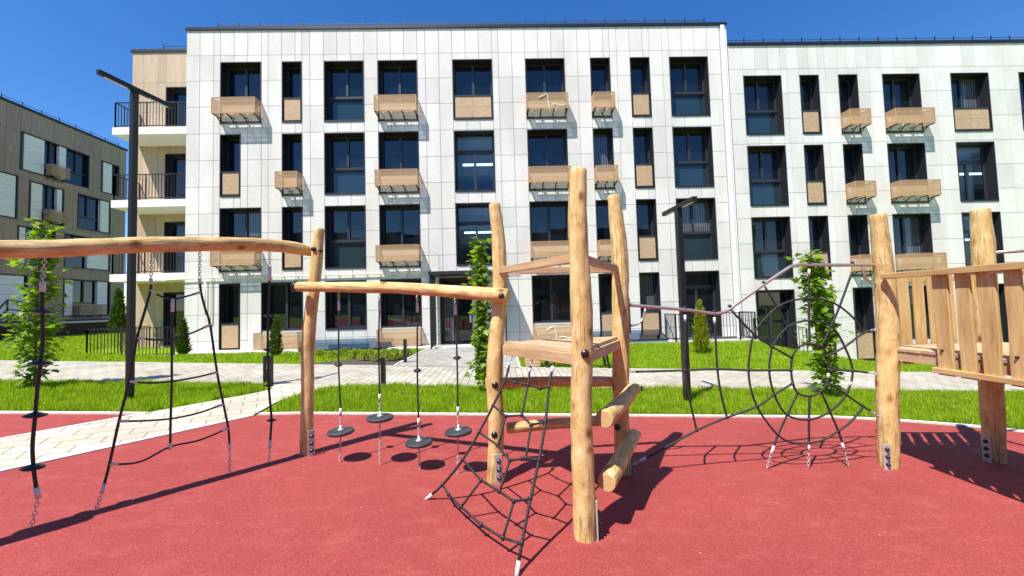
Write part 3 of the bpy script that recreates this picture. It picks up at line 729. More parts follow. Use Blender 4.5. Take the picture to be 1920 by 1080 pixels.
# glass covers over the light wells
for x0, x1, z in ((-7.6, -4.4, .12), (3.4, 6.3, .12)):
    t = thing('light_well_cover', (x0, 15.3, z), 'low sloping clear cover over a light well ' + ('left of the entrance' if x0 < 0 else 'right of the entrance'), 'cover', 'light well covers')
    g = MB(); g.hexa([(x0, 15.0, z+.06), (x1, 15.0, z+.06), (x1, D-.05, z+.36), (x0, D-.05, z+.36), (x0, 15.0, z+.07), (x1, 15.0, z+.07), (x1, D-.05, z+.37), (x0, D-.05, z+.37)]); g.build('cover_sheet', m_clear, t)
    f = MB(); f.bar((x0, 14.98, z+.04), (x1, 14.98, z+.04), .05, .06); f.bar((x0-.03, 14.98, z+.05), (x0-.03, D-.06, z+.35), .04, .04); f.bar((x1+.03, 14.98, z+.05), (x1+.03, D-.06, z+.35), .04, .04); f.build('cover_frame', m_metal, t)

# brown building on the left, facing right, in shade
XB = -28.0
def onX(px, py): d = ray(px, py); return EYE + d*((XB-EYE.x)/d.x)
tfb = lambda u, z, d: (XB-d, u, z)            # u runs along +y
bC = thing('apartment_building', (XB-6, 22, 1.2), 'brown clad four storey apartment building at the far left, in shade', 'building')
def rz(zx0, zy0, zx1, zy1):                   # rectangle seen in the photo -> along-wall range and heights
    p = onX(zx0, zy0); q = onX(zx1, zy0); r_ = onX(zx0, zy1)
    return (p.y, q.y, r_.z, p.z)
yend = onX(237, 290).y
def rowrect(xa, xb, ytop, ybot): return rz(xa, ytop, xb, ybot)
GR = [ # outline (photo px: left, top-left y, right, bottom-left y), then pieces (left, right, kind)
 ((39, 245, 169, 318), [(41, 82, 'w'), (83, 107, 'gb'), (108, 123, 'w'), (124, 169, 'g')]),
 ((190, 300, 224, 360), [(192, 210, 'w'), (211, 224, 'g')]),
 ((-30, 312, 35, 400), [(-30, 33, 'w')]),
 ((55, 338, 121, 412), [(57, 80, 'w'), (81, 105, 'gb'), (106, 120, 'w')]),
 ((146, 362, 208, 428), [(147, 186, 'g'), (188, 207, 'w')]),
 ((33, 422, 105, 495), [(35, 50, 'w'), (51, 105, 'g')]),
 ((121, 437, 207, 501), [(122, 163, 'g'), (165, 206, 'w')]),
 ((119, 522, 207, 594), [(121, 141, 'w'), (142, 183, 'gb'), (185, 205, 'w')]),
 ((-40, 510, 52, 592), [(-40, 50, 'w')])]
holes = []; items = []
for (xa, ya, xb, yb), pc in GR:
    y0, y1, z0, z1 = rz(xa, ya, xb, yb); holes.append((y0, y1, z0, z1)); items.append((y0, y1, z0, z1, pc))
yj = [6+1.2*i for i in range(int((yend-6)/1.2))]+[yend]; zjb = [.9, 2.2, 3.5, 4.8, 6.1, 7.4, 8.7, 10.0, 11.3, 12.6, 14.12]
panel_wall(bC, 'clad_wall', yj, zjb, holes, m_brown, tfb, .014)
mb = MB(); mb.box(XB-12, XB-.24, 6, yend-.02, 1.3, 14.1); mb.build('side_wall', m_brown, bC)
mb = MB(); mb.box(XB-.3, XB+.06, 6, yend+.05, 14.12, 14.26); mb.build('parapet_cap', m_black, bC)
mb = MB(); mb.box(XB-.22, XB+.02, 6, yend, .7, 1.55); mb.build('plinth', m_metal, bC)
roof_rail(bC, [(XB-.3, 8, 14.26), (XB-.3, yend-.3, 14.26)], .36, 1.0)
def hxb(m, a, b, c, d, e, f_): m.hexa([tfb(a, c, e), tfb(b, c, e), tfb(b, c, f_), tfb(a, c, f_), tfb(a, d, e), tfb(b, d, e), tfb(b, d, f_), tfb(a, d, f_)])
for y0, y1, z0, z1, pc in items:
    mb = MB(); t = .07
    hxb(mb, y0, y1, z1-t, z1, -.02, .3); hxb(mb, y0, y1, z0, z0+t, -.02, .3); hxb(mb, y0, y0+t, z0+t, z1-t, -.02, .3); hxb(mb, y1-t, y1, z0+t, z1-t, -.02, .3); hxb(mb, y0+t, y1-t, z0+t, z1-t, .24, .3)
    W = mb.build('window_group', m_metal, bC)
    for l, r, k in pc:
        ya, yb = onX(l, 400).y+.03, min(onX(r, 400).y, y1-t)-.03
        if k == 'w':
            m_ = MB(); n = 4
            for i in range(n): a_ = z0+t+(z1-z0-2*t)*i/n; hxb(m_, max(ya, y0+t), yb, a_+.006, z0+t+(z1-z0-2*t)*(i+1)/n-.006, .02, .2)
            m_.build('white_panel', m_white, W)
        else:
            f_ = MB(); g = MB(); zc = z0+t+(z1-z0)*.34; mid = (ya+yb)/2
            hxb(f_, ya, yb, zc-.04, zc+.04, .12, .238); hxb(f_, mid-.04, mid+.04, zc+.04, z1-t, .12, .238)
            hxb(g, ya, yb, zc+.045, z1-t, .2, .22); hxb(g, ya, yb, z0+t, zc-.045, .2, .22)
            f_.build('frame', m_frame, W); g.build('pane', m_glass, W)
            if k == 'gb': basket(bC, ya-.02, yb+.3, z0+.1, lambda u, z, d: (XB-d, u, z), .45, .68)
# sunken front; wall coloured near black for the shade under the brown building
bw = thing('basement_wall', (-24, 22, .7), 'basement wall coloured dark for the shade at the foot of the brown building, pale coping', 'wall')
mb = MB(); mb.box(XB+.1, -24, 11, yend+.3, -.5, 1.36); mb.build('wall_face', flat('basement_wall_shade', (.03, .031, .035), .9, var=.2), bw)
mb = MB(); mb.box(XB+.1, -23.95, 11, yend+.35, 1.361, 1.45); mb.build('coping', m_conc, bw)
# entrance steps railing of the brown building
a = onX(-20, 600)
st = thing('step_railing', (-24.5, 18.6, 1.1), 'dark blue sloping handrail by the steps of the brown building', 'railing')
mb = MB(); p0 = at(-30, 610, 19); p1 = at(14, 562, 19); p2 = at(45, 566, 19.6)
for dz in (0, -.45): mb.bar(p0+Vector((0,0,dz)), p1+Vector((0,0,dz)), .05, .05); mb.bar(p1+Vector((0,0,dz)), p2+Vector((0,0,dz)), .05, .05)
for p in (p0, p1, p2): mb.bar((p.x, p.y, zt(p.x, p.y)-.1), p, .05, .05, (0,1,0))
mb.build('rails', m_metal, st)

# building behind the viewer; the lower windows mirror it
bD = thing('apartment_building', (0, -26, 0), 'brown clad apartment building mirrored in the lower windows, across the yard', 'building')
tfd = lambda u, z, d: (u, -21-d, z); hs_ = []
for i in range(14):
    for j in range(4):
        if (i*7+j*3) % 5: hs_.append((-33+4.7*i, -33+4.7*i+(1.65 if (i+j) % 2 else 2.4), 1.2+2.95*j, 3.1+2.95*j))
panel_wall(bD, 'clad_wall', [-36+2.4*i for i in range(31)], [-.6, 2.4, 5.4, 8.4, 11.9], hs_, m_brown, tfd, .014)
mb = MB(); mb.box(-35.9, 35.9, -33, -21.3, -.6, 11.85); mb.build('side_wall', m_brown, bD)
for h in hs_: window(bD, *h, 'plain', tfd, .2)
# ------------------------------------------------------------------ street lamps
def lamp(px_base, py_base, py_top, px_top, ends, label, wd):
    g = G(px_base, py_base); top = at(px_top, py_top, g.y)
    t = thing('street_lamp', g, label, 'street lamp', 'black T shaped street lamps')
    mb = MB(); z0 = plane_z(g.x)-.1
    mb.box(g.x-wd*.5, g.x+wd*.5, g.y-wd*.75, g.y+wd*.75, z0, top.z); mb.build('pole', m_pole, t, .006)
    E_ = []
    for px, py in ends:
        d = ray(px, py); E_.append(EYE+d*((top.z+.03-EYE.z)/d.z))
    mb = MB(); mb.bar(E_[0]+Vector((0,0,.0)), E_[1], wd*.95, .075); a = mb.build('lamp_arm', m_pole, t, .006)
    u = (E_[1]-E_[0]); L = Bag()
    for s0, s1 in ((.07, .36), (.64, .93)):
        p, q = E_[0]+u*s0, E_[0]+u*s1; dz = Vector((0, 0, -.041)); L.bar(p+dz, q+dz, wd*.55, .008)
    L.build('light_strip', m_seal, a)
    return t
lamp(243, 752, 172, 257, [(183, 134), (323, 201)], 'black T shaped street lamp on the left lawn, tallest lamp', .066)
lamp(1289, 755, 392, 1271, [(1303, 372), (1245, 402)], 'black T shaped street lamp behind the rope web, between two wooden posts', .088)

# ------------------------------------------------------------------ playground
def logm(mb, P, R, seed, segs=20, lump=.07):
    pts = crom(P, .035); n = len(pts)
    cum = [0]
    for a, b in zip(P[:-1], P[1:]): cum.append(cum[-1]+(Vector(b)-Vector(a)).length)
    s = [0]
    for a, b in zip(pts[:-1], pts[1:]): s.append(s[-1]+(b-a).length)
    sc_ = cum[-1]/max(s[-1], 1e-6)
    if not hasattr(R, '__len__'): R = [R]*len(P)
    rad = [float(np.interp(v*sc_, cum, R)) for v in s]
    rad[0] *= .93; rad[-1] *= .93
    pts[0] = pts[1]+(pts[0]-pts[1])*.35; pts[-1] = pts[-2]+(pts[-1]-pts[-2])*.35
    def fn(l, a, i, n_):
        f = 1+lump*noise.noise((seed+math.cos(a)*.8, math.sin(a)*.8, l*2.1))+lump*.75*noise.noise((seed+9+math.cos(a)*1.9, math.sin(a)*1.9, l*7))
        if i in (0, n_-1): f *= .965
        return f
    mb.tube(pts, rad, segs, True, 0, 1, fn, u0=seed*1.37)
def part_log(name, P, R, parent, seed, lump=.09):
    mb = MB(); logm(mb, P, R, seed, 24, lump); return mb.build(name, [m_log, m_end], parent)
def bolt(parent, c, axis, r=.021):
    mb = MB(); mb.lathe(c, [(r*1.25, -.004), (r*1.25, .004), (r, .007), (r*.8, .014), (r*.4, .018)], 12, axis); return mb.build('bolt_cap', m_knob, parent)
def bracket(parent, c, facing, h=.27):
    """galvanised flat bar let into the foot of a post, with three black bolt heads"""
    c = Vector(c); f = Vector(facing).normalized(); s_ = Vector((-f.y, f.x, 0))
    mb = MB(); mb.bar(c+Vector((0,0,-.06)), c+Vector((0,0,h)), .07, .012, f); b = mb.build('foot_bracket', m_galv, parent, .002)
    k = Bag()
    for z in (.06, .135, .21): k.lathe(c+f*.006+Vector((0,0,z)), [(.021, 0), (.021, .006), (.015, .01), (.013, .024), (.006, .027)], 10, f)
    k.build('bolt_head', m_knob, b)
def path_at(pxs, Y): return [at(x, y, Y) for x, y in pxs]

# --- frame with long and short beam
fr = thing('log_climber', G(572, 855), 'left log frame with one leaning post and two horizontal beams', 'log climber')
g = G(574, 856); YL = g.y+.07
bp = [(574, 862), (575, 800), (577, 730), (577, 660), (585, 570), (593, 500), (599, 424)]
part_log('post', path_at(bp, YL), [.06, .064, .066, .066, .061, .058, .053], fr, 1, .11)
dirb = Vector((-.63, -.777, 0)).normalized(); nb_ = Vector((-dirb.y, dirb.x, 0))
PB = Vector((-2.07, YL+.13, 0))
def onbeam(px, py): return onplane(px, py, PB, nb_)
e0 = onbeam(606, 474); P = [e0, onbeam(540, 463), onbeam(460, 458), onbeam(380, 457), onbeam(270, 459), onbeam(130, 465), onbeam(0, 468)]
endp = P[-1]+dirb*1.0+Vector((0, 0, -.09)); P.append(endp)
beam1 = part_log('beam', P, [.058, .068, .068, .066, .066, .064, .062, .062], fr, 2, .09)
q = endp-dirb*.12
part_log('post', [(q.x, q.y-.1, plane_z(q.x)-.1), (q.x+.03, q.y-.1, .9), (q.x, q.y-.1, 1.8), (q.x-.02, q.y-.1, 2.5)], [.08, .08, .075, .065], fr, 3)
YT = G(926, 908).y+.065
pa, pb = at(553, 537, YL-.14), at(958, 555, YT-.135)
P = [pa+(pb-pa)*t for t in (0, .12, .3, .5, .68, .85, 1)]
for v, dz in zip(P, (0, .006, .015, .03, .022, .008, 0)): v.z += dz
part_log('beam', P, [.05, .052, .053, .055, .058, .062, .064], fr, 4)
tw = MB(); tw.tube([pa+(pa-pb).normalized()*.004, pa+(pb-pa).normalized()*.03], .056, 20); tw.build('end_cap', m_knob, fr)
bolt(fr, at(571, 536, YL-.195), (0, -1, 0)); bolt(fr, at(940, 555, YT-.2), (0, -1, 0))
bolt(fr, at(588, 467, YL-.062), (0, -1, 0)); bolt(fr, at(601, 470, YL-.058), (.4, -1, 0), .018)
bracket(fr, Vector(at(584, 853, YL))+Vector((.018, -.04, 0)), (.75, -.66, 0))

# --- triangular tower
gt, gf, gr = G(926, 908), G(1097, 1020), G(1166, 893)
YT, YF, YR = gt.y+.065, gf.y+.08, gr.y+.07
tower = thing('climbing_tower', (gt+gf+gr)/3, 'three post log tower with a triangular platform in the centre of the playground', 'climbing tower')
part_log('post', path_at([(926, 914), (929, 850), (930, 780), (927, 720), (930, 640), (937, 560), (936, 470), (927, 377)], YT), [.068, .07, .073, .072, .071, .068, .065, .055], tower, 5)
part_log('post', path_at([(1098, 1028), (1096, 950), (1093, 880), (1090, 760), (1091, 690), (1091, 640), (1090, 585), (1088, 545), (1085, 480), (1083, 400), (1085, 311)], YF), [.078, .078, .078, .077, .074, .073, .078, .077, .068, .069, .063], tower, 6, .1)
part_log('post', path_at([(1167, 898), (1166, 820), (1164, 740), (1164, 640), (1163, 560), (1161, 470), (1151, 362)], YR), [.072, .075, .078, .083, .083, .079, .062], tower, 7)
TT, FF, RR = at(936, 640, YT), at(1091, 668, YF), at(1163, 635, YR)
zP = 1.275
TT.z = FF.z = RR.z = zP
# platform boards run parallel to the front edge and are cut to the triangle
c_ = (TT+FF+RR)/3
def sh(p, k): return c_+(p-c_)*k
A_, B_, C_ = sh(TT, .97), sh(FF, .97), sh(RR, .97)
pl = MB(); nbd = 8
for i in range(nbd):
    t0, t1 = i/nbd+.004, (i+1)/nbd-.004
    q0, q1, q2, q3 = A_+(C_-A_)*t0, B_+(C_-B_)*t0, B_+(C_-B_)*min(t1, .985), A_+(C_-A_)*min(t1, .985)
    dn = Vector((0,0,-.028)); pl.hexa([q0+dn, q1+dn, q2+dn, q3+dn, q0, q1, q2, q3])
platform = pl.build('platform', m_deck, tower)
jb = MB(); dz = Vector((0, 0, -.073))
for p, q in ((A_, B_), (B_, C_), (C_, A_)): jb.bar(p+(q-p)*.05+dz, q-(q-p)*.05+dz, .045, .085)
jb.build('platform_joist', m_deck, platform, .004)
zb_ = 1.935
for (p, px0, q, px1) in ((TT, 0, FF, 0), (FF, 0, RR, 0), (RR, 0, TT, 0)):
    a = Vector((p.x, p.y, zb_)); b = Vector((q.x, q.y, zb_)); d = (b-a).normalized()
    out = Vector((d.y, -d.x, 0)); 
    if out.dot(a-Vector((c_.x, c_.y, zb_))) < 0: out = -out
    mb = MB(); mb.bar(a+d*.05, b-d*.05, .05, .062); mb.build('top_bar', m_deck, tower, .004)
for px, py, Y in ((962, 516, YT), (1135, 501, YR)):
    mb = MB(); p = at(px, py, Y-.03); mb.bar(p-Vector((.07,0,0)), p+Vector((.07,0,0)), .004, .035); mb.build('bar_plate', m_galv, tower)
# horizontal logs
def two(px0, py0, Y0, px1, py1, Y1, sag=0):
    a, b = at(px0, py0, Y0), at(px1, py1, Y1); return [a, a+(b-a)*.33+Vector((0,0,sag)), a+(b-a)*.66+Vector((0,0,sag)), b]
part_log('cross_log', two(906, 720, YT+.14, 1172, 716, YR+.13, .012), [.055, .05, .05, .05], tower, 8)
part_log('cross_log', two(946, 803, YT+.13, 1172, 786, YR+.12, .008), [.052, .052, .05, .05], tower, 9)
a, b = at(1131, 788, YF+.02), at(1193, 729, YR+.16)
m1 = a+(b-a)*.45+Vector((.02, 0, .015)); m2 = a+(b-a)*.8+Vector((.005, 0, .03))
part_log('step_log', [a, m1, m2, b], [.066, .064, .062, .052], tower, 10, .022)
a, b = at(1136, 908, YF+.02), at(1190, 814, YR+.12)
part_log('step_log', [a, a+(b-a)*.5+Vector((.01,0,.01)), b], [.066, .066, .06], tower, 11, .022)
for px, py, Y in ((1097, 663, YF-.082), (928, 722, YT-.07), (927, 815, YT-.07), (1157, 801, YR-.07)): bolt(tower, at(px, py, Y), (0, -1, 0), .024)
for px, py, Y in ((1202, 729, YR+.17), (1198, 814, YR+.13)): bolt(tower, at(px, py, Y), (1, .1, 0), .022)
bracket(tower, Vector(at(1118, 1016, YF))+Vector((.008, -.02, .0)), (1, -.25, 0), .3)
bracket(tower, Vector(at(936, 903, YT))+Vector((.0, -.062, 0)), (.35, -.94, 0))
bracket(tower, Vector(at(1178, 892, YR))+Vector((.012, -.02, .0)), (1, -.1, 0), .24)

# --- rope helpers
def rope(mb, pts, r=.0085, step=.03): mb.tube(crom(pts, step), r, 8)
def sleeve(mb, p, q, r=.0125): mb.tube([p, q], r, 10)
def lerp(a, b, t): return a+(b-a)*t
def hung(name, loc, label, cat, group, pts, r_rope, chain_top, chain_bot, fr_r=.0):
    pass

# rope ladder on the long beam
base = onbeam(300, 925)
lad = thing('rope_ladder', base, 'black rope ladder with sagging rungs hanging from the long beam', 'rope ladder')
rp_ = MB(); ch = Bag(); sl = Bag()
Lp = [(283, 522), (282, 545), (271, 585), (257, 634), (242, 715), (223, 790), (205, 871), (191, 925)]
Rp = [(374, 522), (377, 548), (385, 580), (394, 609), (407, 698), (419, 758), (428, 803), (431, 845)]
mid = [(324, 575), (322, 635), (322, 715), (320, 786), (319, 838)]
w3 = lambda L: [onbeam(x, y) for x, y in L]
for Lst, top, bot in ((Lp, (285, 472), (178, 966)), (Rp, (375, 470), (430, 891))):
    W3 = w3(Lst); rope(rp_, W3, .0095); tp = onbeam(*top); bt = onbeam(*bot); bt.z = plane_z(bt.x)
    ch.chain(tp, W3[0]); ch.chain(W3[-1], bt); sleeve(sl, W3[-1]+(W3[-2]-W3[-1]).normalized()*.07, W3[-1]); sleeve(sl, W3[0], W3[0]+(W3[1]-W3[0]).normalized()*.05)
rope(rp_, w3(mid), .009); sleeve(sl, onbeam(324, 560), onbeam(323.5, 585)); sleeve(sl, onbeam(319.5, 830), onbeam(319, 843))
for R_ in ([(281, 544), (300, 555), (324, 561), (348, 556), (376, 548)], [(257, 634), (290, 637), (322, 636), (358, 625), (394, 609)], [(242, 715), (280, 718), (322, 715), (365, 708), (407, 698)],
           [(223, 790), (270, 789), (320, 785), (370, 775), (419, 758)], [(205, 871), (262, 866), (319, 838), (375, 825), (428, 803)]):
    W3 = w3(R_); rope(rp_, W3, .008)
    for p, q in ((W3[0], W3[1]), (W3[-1], W3[-2])): sleeve(sl, p, p+(q-p).normalized()*.05, .0115)
rp_.build('rope', m_rope, lad); ch.build('chain', m_galv, lad); sl.build('sleeve', m_alu, lad)

# knotted ropes on the long beam
KN = [(.01, -.02), (.03, -.016), (.055, -.007), (.064, 0), (.055, .007), (.03, .018), (.012, .026)]
def knob_rope(label, pts, top, bot, knobs, planef, ks=1.0):
    W3 = [planef(x, y) for x, y in pts]; bt = planef(*bot); bt.z = plane_z(bt.x)
    t = thing('knotted_rope', bt, label, 'climbing rope', 'knotted ropes on the long beam')
    m1 = MB(); rope(m1, W3, .011); m1.build('rope', m_rope, t)
    m1 = Bag(); m1.chain(planef(*top), W3[0]); m1.chain(W3[-1], bt); m1.build('chain', m_galv, t)
    m1 = Bag(); sleeve(m1, W3[0], lerp(W3[0], W3[1], .6), .016); sleeve(m1, W3[-1], W3[-1]+(W3[-2]-W3[-1]).normalized()*.08, .016); m1.build('sleeve', m_alu, t)
    for k in knobs:
        m1 = MB(); p = planef(*k); m1.lathe(p, [(r*ks, h*ks) for r, h in KN], 20, (.06, .05, 1)); m1.build('foot_knob', m_knob, t)
knob_rope('leftmost thick black knotted rope, hanging nearest the left edge', [(80, 528), (79, 560), (79, 590), (80, 640), (76, 682), (70, 730), (66, 779), (61, 835), (63, 877), (68, 915), (72, 934)], (84, 482), (58, 1001), [(80, 585), (76, 681), (66, 779), (62, 877)], onbeam, 1.0)
knob_rope('black knotted rope hanging beside the leaning wooden post', [(506, 500), (505, 545), (503, 592), (502, 656), (504, 723), (507, 760), (509, 788), (507, 820), (506, 840)], (506, 470), (504, 870), [(503, 592), (502, 656), (504, 723), (509, 788)], onbeam, .72)

# four disc swings under the short beam
DP = [(639, 809, 637, 866, 635, 546, [(635, 684)]), (712.5, 783, 712, 872, 711, 546, [(710, 652)]), (785.5, 829.5, 787, 880, 782, 548, [(782.5, 695)]), (859.5, 809, 858, 889, 853, 552, [(857, 671)])]
LB = ['black disc seat on a rope, leftmost of the four under the short beam', 'black disc seat hanging highest of the four under the short beam', 'black disc seat hanging lowest, third from the leaning post', 'black disc seat nearest the tower, rightmost of the four']
for (dx, dy, bx, by, tx, ty, kn), lb in zip(DP, LB):
    b0 = G(bx, by); Y = b0.y; dc = at(dx, dy, Y); tp = at(tx, ty+2, Y)
    t = thing('disc_swing', b0, lb, 'disc swing', 'disc seats under the short beam')
    c1 = lerp(dc, tp, .03)+Vector((0,0,.05)); s0 = dc+Vector((0,0,.16)); s1 = s0+Vector((0,0,.06)); st = tp-Vector((0,0,.16))
    m1 = MB(); m1.tube(crom([s1, at(kn[0][0], kn[0][1], Y), st], .06), .0085, 8); m1.build('rope', m_rope, t)
    m1 = Bag(); m1.chain(dc+Vector((0,0,.04)), s0); m1.chain(b0, dc-Vector((0,0,.015))); m1.chain(st+Vector((0,0,.07)), tp); m1.build('chain', m_galv, t)
    m1 = Bag(); sleeve(m1, s0, s1+Vector((0,0,.015))); sleeve(m1, st-Vector((0,0,.03)), st+Vector((0,0,.07))); m1.build('sleeve', m_alu, t)
    m1 = MB(); m1.lathe(dc, [(.118, -.02), (.128, -.014), (.131, -.004), (.131, .004), (.127, .012), (.112, .015), (.108, .011), (.06, .012), (.02, .012)], 32, (rnd.uniform(-.05, .05), rnd.uniform(-.02, .04), 1)); seat = m1.build('seat', m_disc, t)
    m1 = MB(); m1.lathe(dc+Vector((0,0,.014)), [(.032, 0), (.028, .012), (.012, .016), (.01, .05)], 14); m1.build('hub', m_galv, seat)
    m1 = MB(); m1.lathe(at(*kn[0], Y), [(r*.66, h*.95) for r, h in KN], 18); m1.build('foot_knob', m_knob, t)

# climbing net under the platform
gl, grr = G(800, 936), G(968, 1083)
ea, eb = A_+(B_-A_)*.12, A_+(B_-A_)*.72
nn = ((grr-gl).cross((ea+Vector((0,0,-.1)))-gl)).normalized()
onnet = lambda x, y: onplane(780+x/2.454, 640+y/2.454, gl, nn)
net = thing('climbing_net', (gl+grr)/2, 'slanted black rope net with honeycomb meshes below the tower platform', 'climbing net')
rp_ = MB(); ch = Bag(); sl = Bag(); kn = Bag()
def R(L, r=.0085): rope(rp_, [onnet(*p) for p in L], r, .05)
R([(428, 105), (413, 172), (355, 295), (290, 418), (215, 545), (122, 660), (75, 703)], .0105); R([(630, 115), (613, 205), (596, 370), (566, 545), (527, 725), (487, 930), (473, 1010)], .0105)
NET = [[(413, 172), (455, 190), (515, 200), (570, 216), (613, 210)], [(355, 295), (413, 345), (487, 340), (530, 385), (595, 370)], [(290, 418), (375, 478), (432, 548), (505, 538), (566, 545)],
       [(215, 545), (300, 640), (383, 690), (450, 737), (527, 722)], [(122, 660), (150, 705), (208, 762), (300, 845), (400, 905), (487, 930)], [(525, 120), (515, 200), (487, 340)], [(413, 345), (380, 470)], [(530, 385), (505, 538)], [(432, 548), (385, 690)], [(300, 640), (208, 762)], [(450, 737), (400, 905)]]
for L in NET[:5]:
    for a, b in zip(L[:-1], L[1:]): rp_.tube([onnet(*a), onnet(*b)], .0085, 8)
for L in NET[5:]: R(L)
seen = set()
for L in NET:
    for p in L:
        if p in seen: continue
        seen.add(p); kn.lathe(onnet(*p), [(.008, -.016), (.0135, -.01), (.0145, 0), (.0135, .01), (.008, .016)], 10, (.2, .3, 1))
for a, b, c in (((428, 105), (460, 30), 0), ((525, 120), (545, 38), 0), ((630, 115), (645, 48), 0)): ch.chain(onnet(*a), onnet(*b)); sleeve(sl, onnet(*a)-(onnet(*b)-onnet(*a)).normalized()*.05, onnet(*a))
for a, b in (((75, 703), (45, 728)), ((473, 1010), (463, 1082))): sleeve(sl, onnet(*a), onnet(*b), .014)
rp_.build('rope', m_rope, net); kn.build('rope_joint', m_knob, net); ch.build('chain', m_galv, net); sl.build('sleeve', m_alu, net)

# spider web net with its steel top bar
p1 = G(1666, 880); Y1 = p1.y+.08
w0 = Vector((gr.x+.06, YR, 0)); wdir = (Vector((p1.x-.08, Y1, 0))-w0); nw = Vector((-wdir.y, wdir.x, 0)).normalized()
a6 = lambda x, y: onplane(1160+x/3.375, 460+y/3.375, w0, nw)
a7 = lambda x, y: onplane(1180+x/3.84, 680+y/3.84, w0, nw)
web = thing('spider_web_net', G(1500, 880), 'round black rope web under a bent steel rail between two posts', 'climbing net')
mb = MB(); mb.tube(crom([a6(*p) for p in [(62, 378), (400, 406), (560, 427), (610, 431), (650, 428), (690, 413), (730, 383), (915, 250), (1060, 152), (1095, 132), (1140, 124), (1200, 124), (1645, 124)]], .03), .0165, 12); rail = mb.build('steel_rail', m_steel, web)
mb = Bag(); mb.tube(crom([a6(*p) for p in [(168, 395), (160, 450), (125, 495), (62, 512)]], .03), .011, 8); mb.tube(crom([a6(*p) for p in [(1545, 130), (1555, 190), (1595, 235), (1650, 246)]], .03), .011, 8); mb.build('rail_brace', m_steel, rail)
mb = MB(); pc = a6(1634, 190); mb.bar(pc-Vector((0,0,.16)), pc+Vector((0,0,.16)), .035, .03, (0,1,0)); pc = a6(62, 445); mb.bar(pc-Vector((0,0,.17)), pc+Vector((0,0,.17)), .03, .03, (0,1,0)); mb.build('rail_plate', m_black, rail)
rp_ = MB(); ch = Bag(); sl = Bag(); kn = Bag()
def Rw(L, r=.0108): rope(rp_, L, r, .04)
def s6(*L): return [a6(*p) for p in L]
def s7(*L): return [a7(*p) for p in L]
nodes = []
V1 = s6((420, 440), (421, 600), (422, 790))+s7((440, 290), (462, 390), (485, 487)); V2 = s6((605, 455), (615, 620), (625, 785))+s7((652, 180), (675, 290), (703, 393))
S = [s6((712, 410), (855, 560), (970, 640), (1095, 712)), s6((925, 262), (1003, 392), (1068, 515), (1135, 645)), s6((1205, 150), (1203, 337), (1205, 477), (1208, 622)), s6((1475, 175), (1398, 386), (1345, 510), (1285, 637)),
     s6((1590, 540), (1546, 556), (1430, 642), (1320, 702)), s6((1330, 787), (1480, 795), (1575, 805)), s6((1320, 865), (1440, 945), (1550, 1022))+s7((1735, 345)),
     s7((1213, 220), (1137, 375), (1070, 520), (1020, 660)), s7((1298, 243), (1293, 410), (1294, 580), (1294, 640)), s7((1380, 208), (1443, 350), (1505, 493), (1550, 635)),
     s7((1175, 150), (1045, 231), (920, 316), (703, 395), (485, 488), (170, 660), (75, 708)), s7((45, 66), (405, 55), (632, 47), (858, 55), (1007, 56), (1165, 55))]
RI = s6((1095, 712), (1135, 648), (1208, 624), (1285, 640), (1322, 705), (1332, 790), (1320, 865))+s7((1382, 208), (1298, 242), (1213, 219), (1178, 150), (1165, 55))+s6((1095, 712))
RM = s6((970, 640), (1068, 517), (1205, 476), (1345, 512), (1430, 642), (1480, 795), (1440, 945))+s7((1443, 352), (1293, 411), (1137, 376), (1045, 232), (1007, 56))+s6((970, 640))
RO = s6((1546, 556), (1500, 475), (1398, 386), (1300, 345), (1203, 336), (1090, 352), (1003, 392), (920, 470), (855, 560), (830, 680))+s7((858, 55), (875, 190), (920, 316), (985, 420), (1070, 521), (1165, 575), (1294, 580), (1400, 555), (1505, 493), (1600, 420), (1690, 312))
for L in [V1, V2]+S: Rw(L)
for L in (RI, RM, RO): Rw(L, .0105)
for L in S:
    for p in L[1:-1]: nodes.append(p)
nodes += [S[0][-1], S[1][-1], S[2][-1], S[3][-1], S[4][-1], S[5][0], S[6][0], S[7][0], S[8][0], S[9][0], S[10][0], S[11][-1], S[0][-1], V1[2], V2[2], V1[-1], V2[-1]]
for p in nodes: kn.lathe(p, [(.009, -.015), (.015, -.01), (.016, 0), (.015, .01), (.009, .015)], 10, (.3, .1, 1))
for p in s6((420, 396), (605, 418), (703, 385), (917, 236), (1205, 110), (1478, 110)): kn.lathe(p, [(.014, -.01), (.018, 0), (.014, .012), (.005, .018)], 10)
for L, e in ((S[7], a7(990, 778)), (S[8], a7(1290, 772)), (S[9], a7(1582, 757))):
    e.z = plane_z(e.x); ch.chain(L[-1], e); sleeve(sl, L[-1], L[-1]+(L[-2]-L[-1]).normalized()*.09)
ch.chain(S[4][0], a6(1632, 530)); ch.chain(S[5][-1], a6(1640, 816)); ch.chain(S[6][-1], a7(1792, 380)); ch.chain(S[11][0], a7(0, 66)); ch.chain(S[10][-1], a7(22, 735))
for p, q in ((S[10][-1], S[10][-2]), (V1[0], V1[1]), (V2[0], V2[1]), (S[2][0], S[2][1])): sleeve(sl, p, p+(q-p).normalized()*.07)
sleeve(sl, a6(1328, 810), a6(1325, 840)); sleeve(sl, a6(1467, 862), a6(1463, 890))
rp_.build('rope', m_rope, web); kn.build('rope_joint', m_knob, web); ch.build('chain', m_galv, web); sl.build('sleeve', m_alu, web)

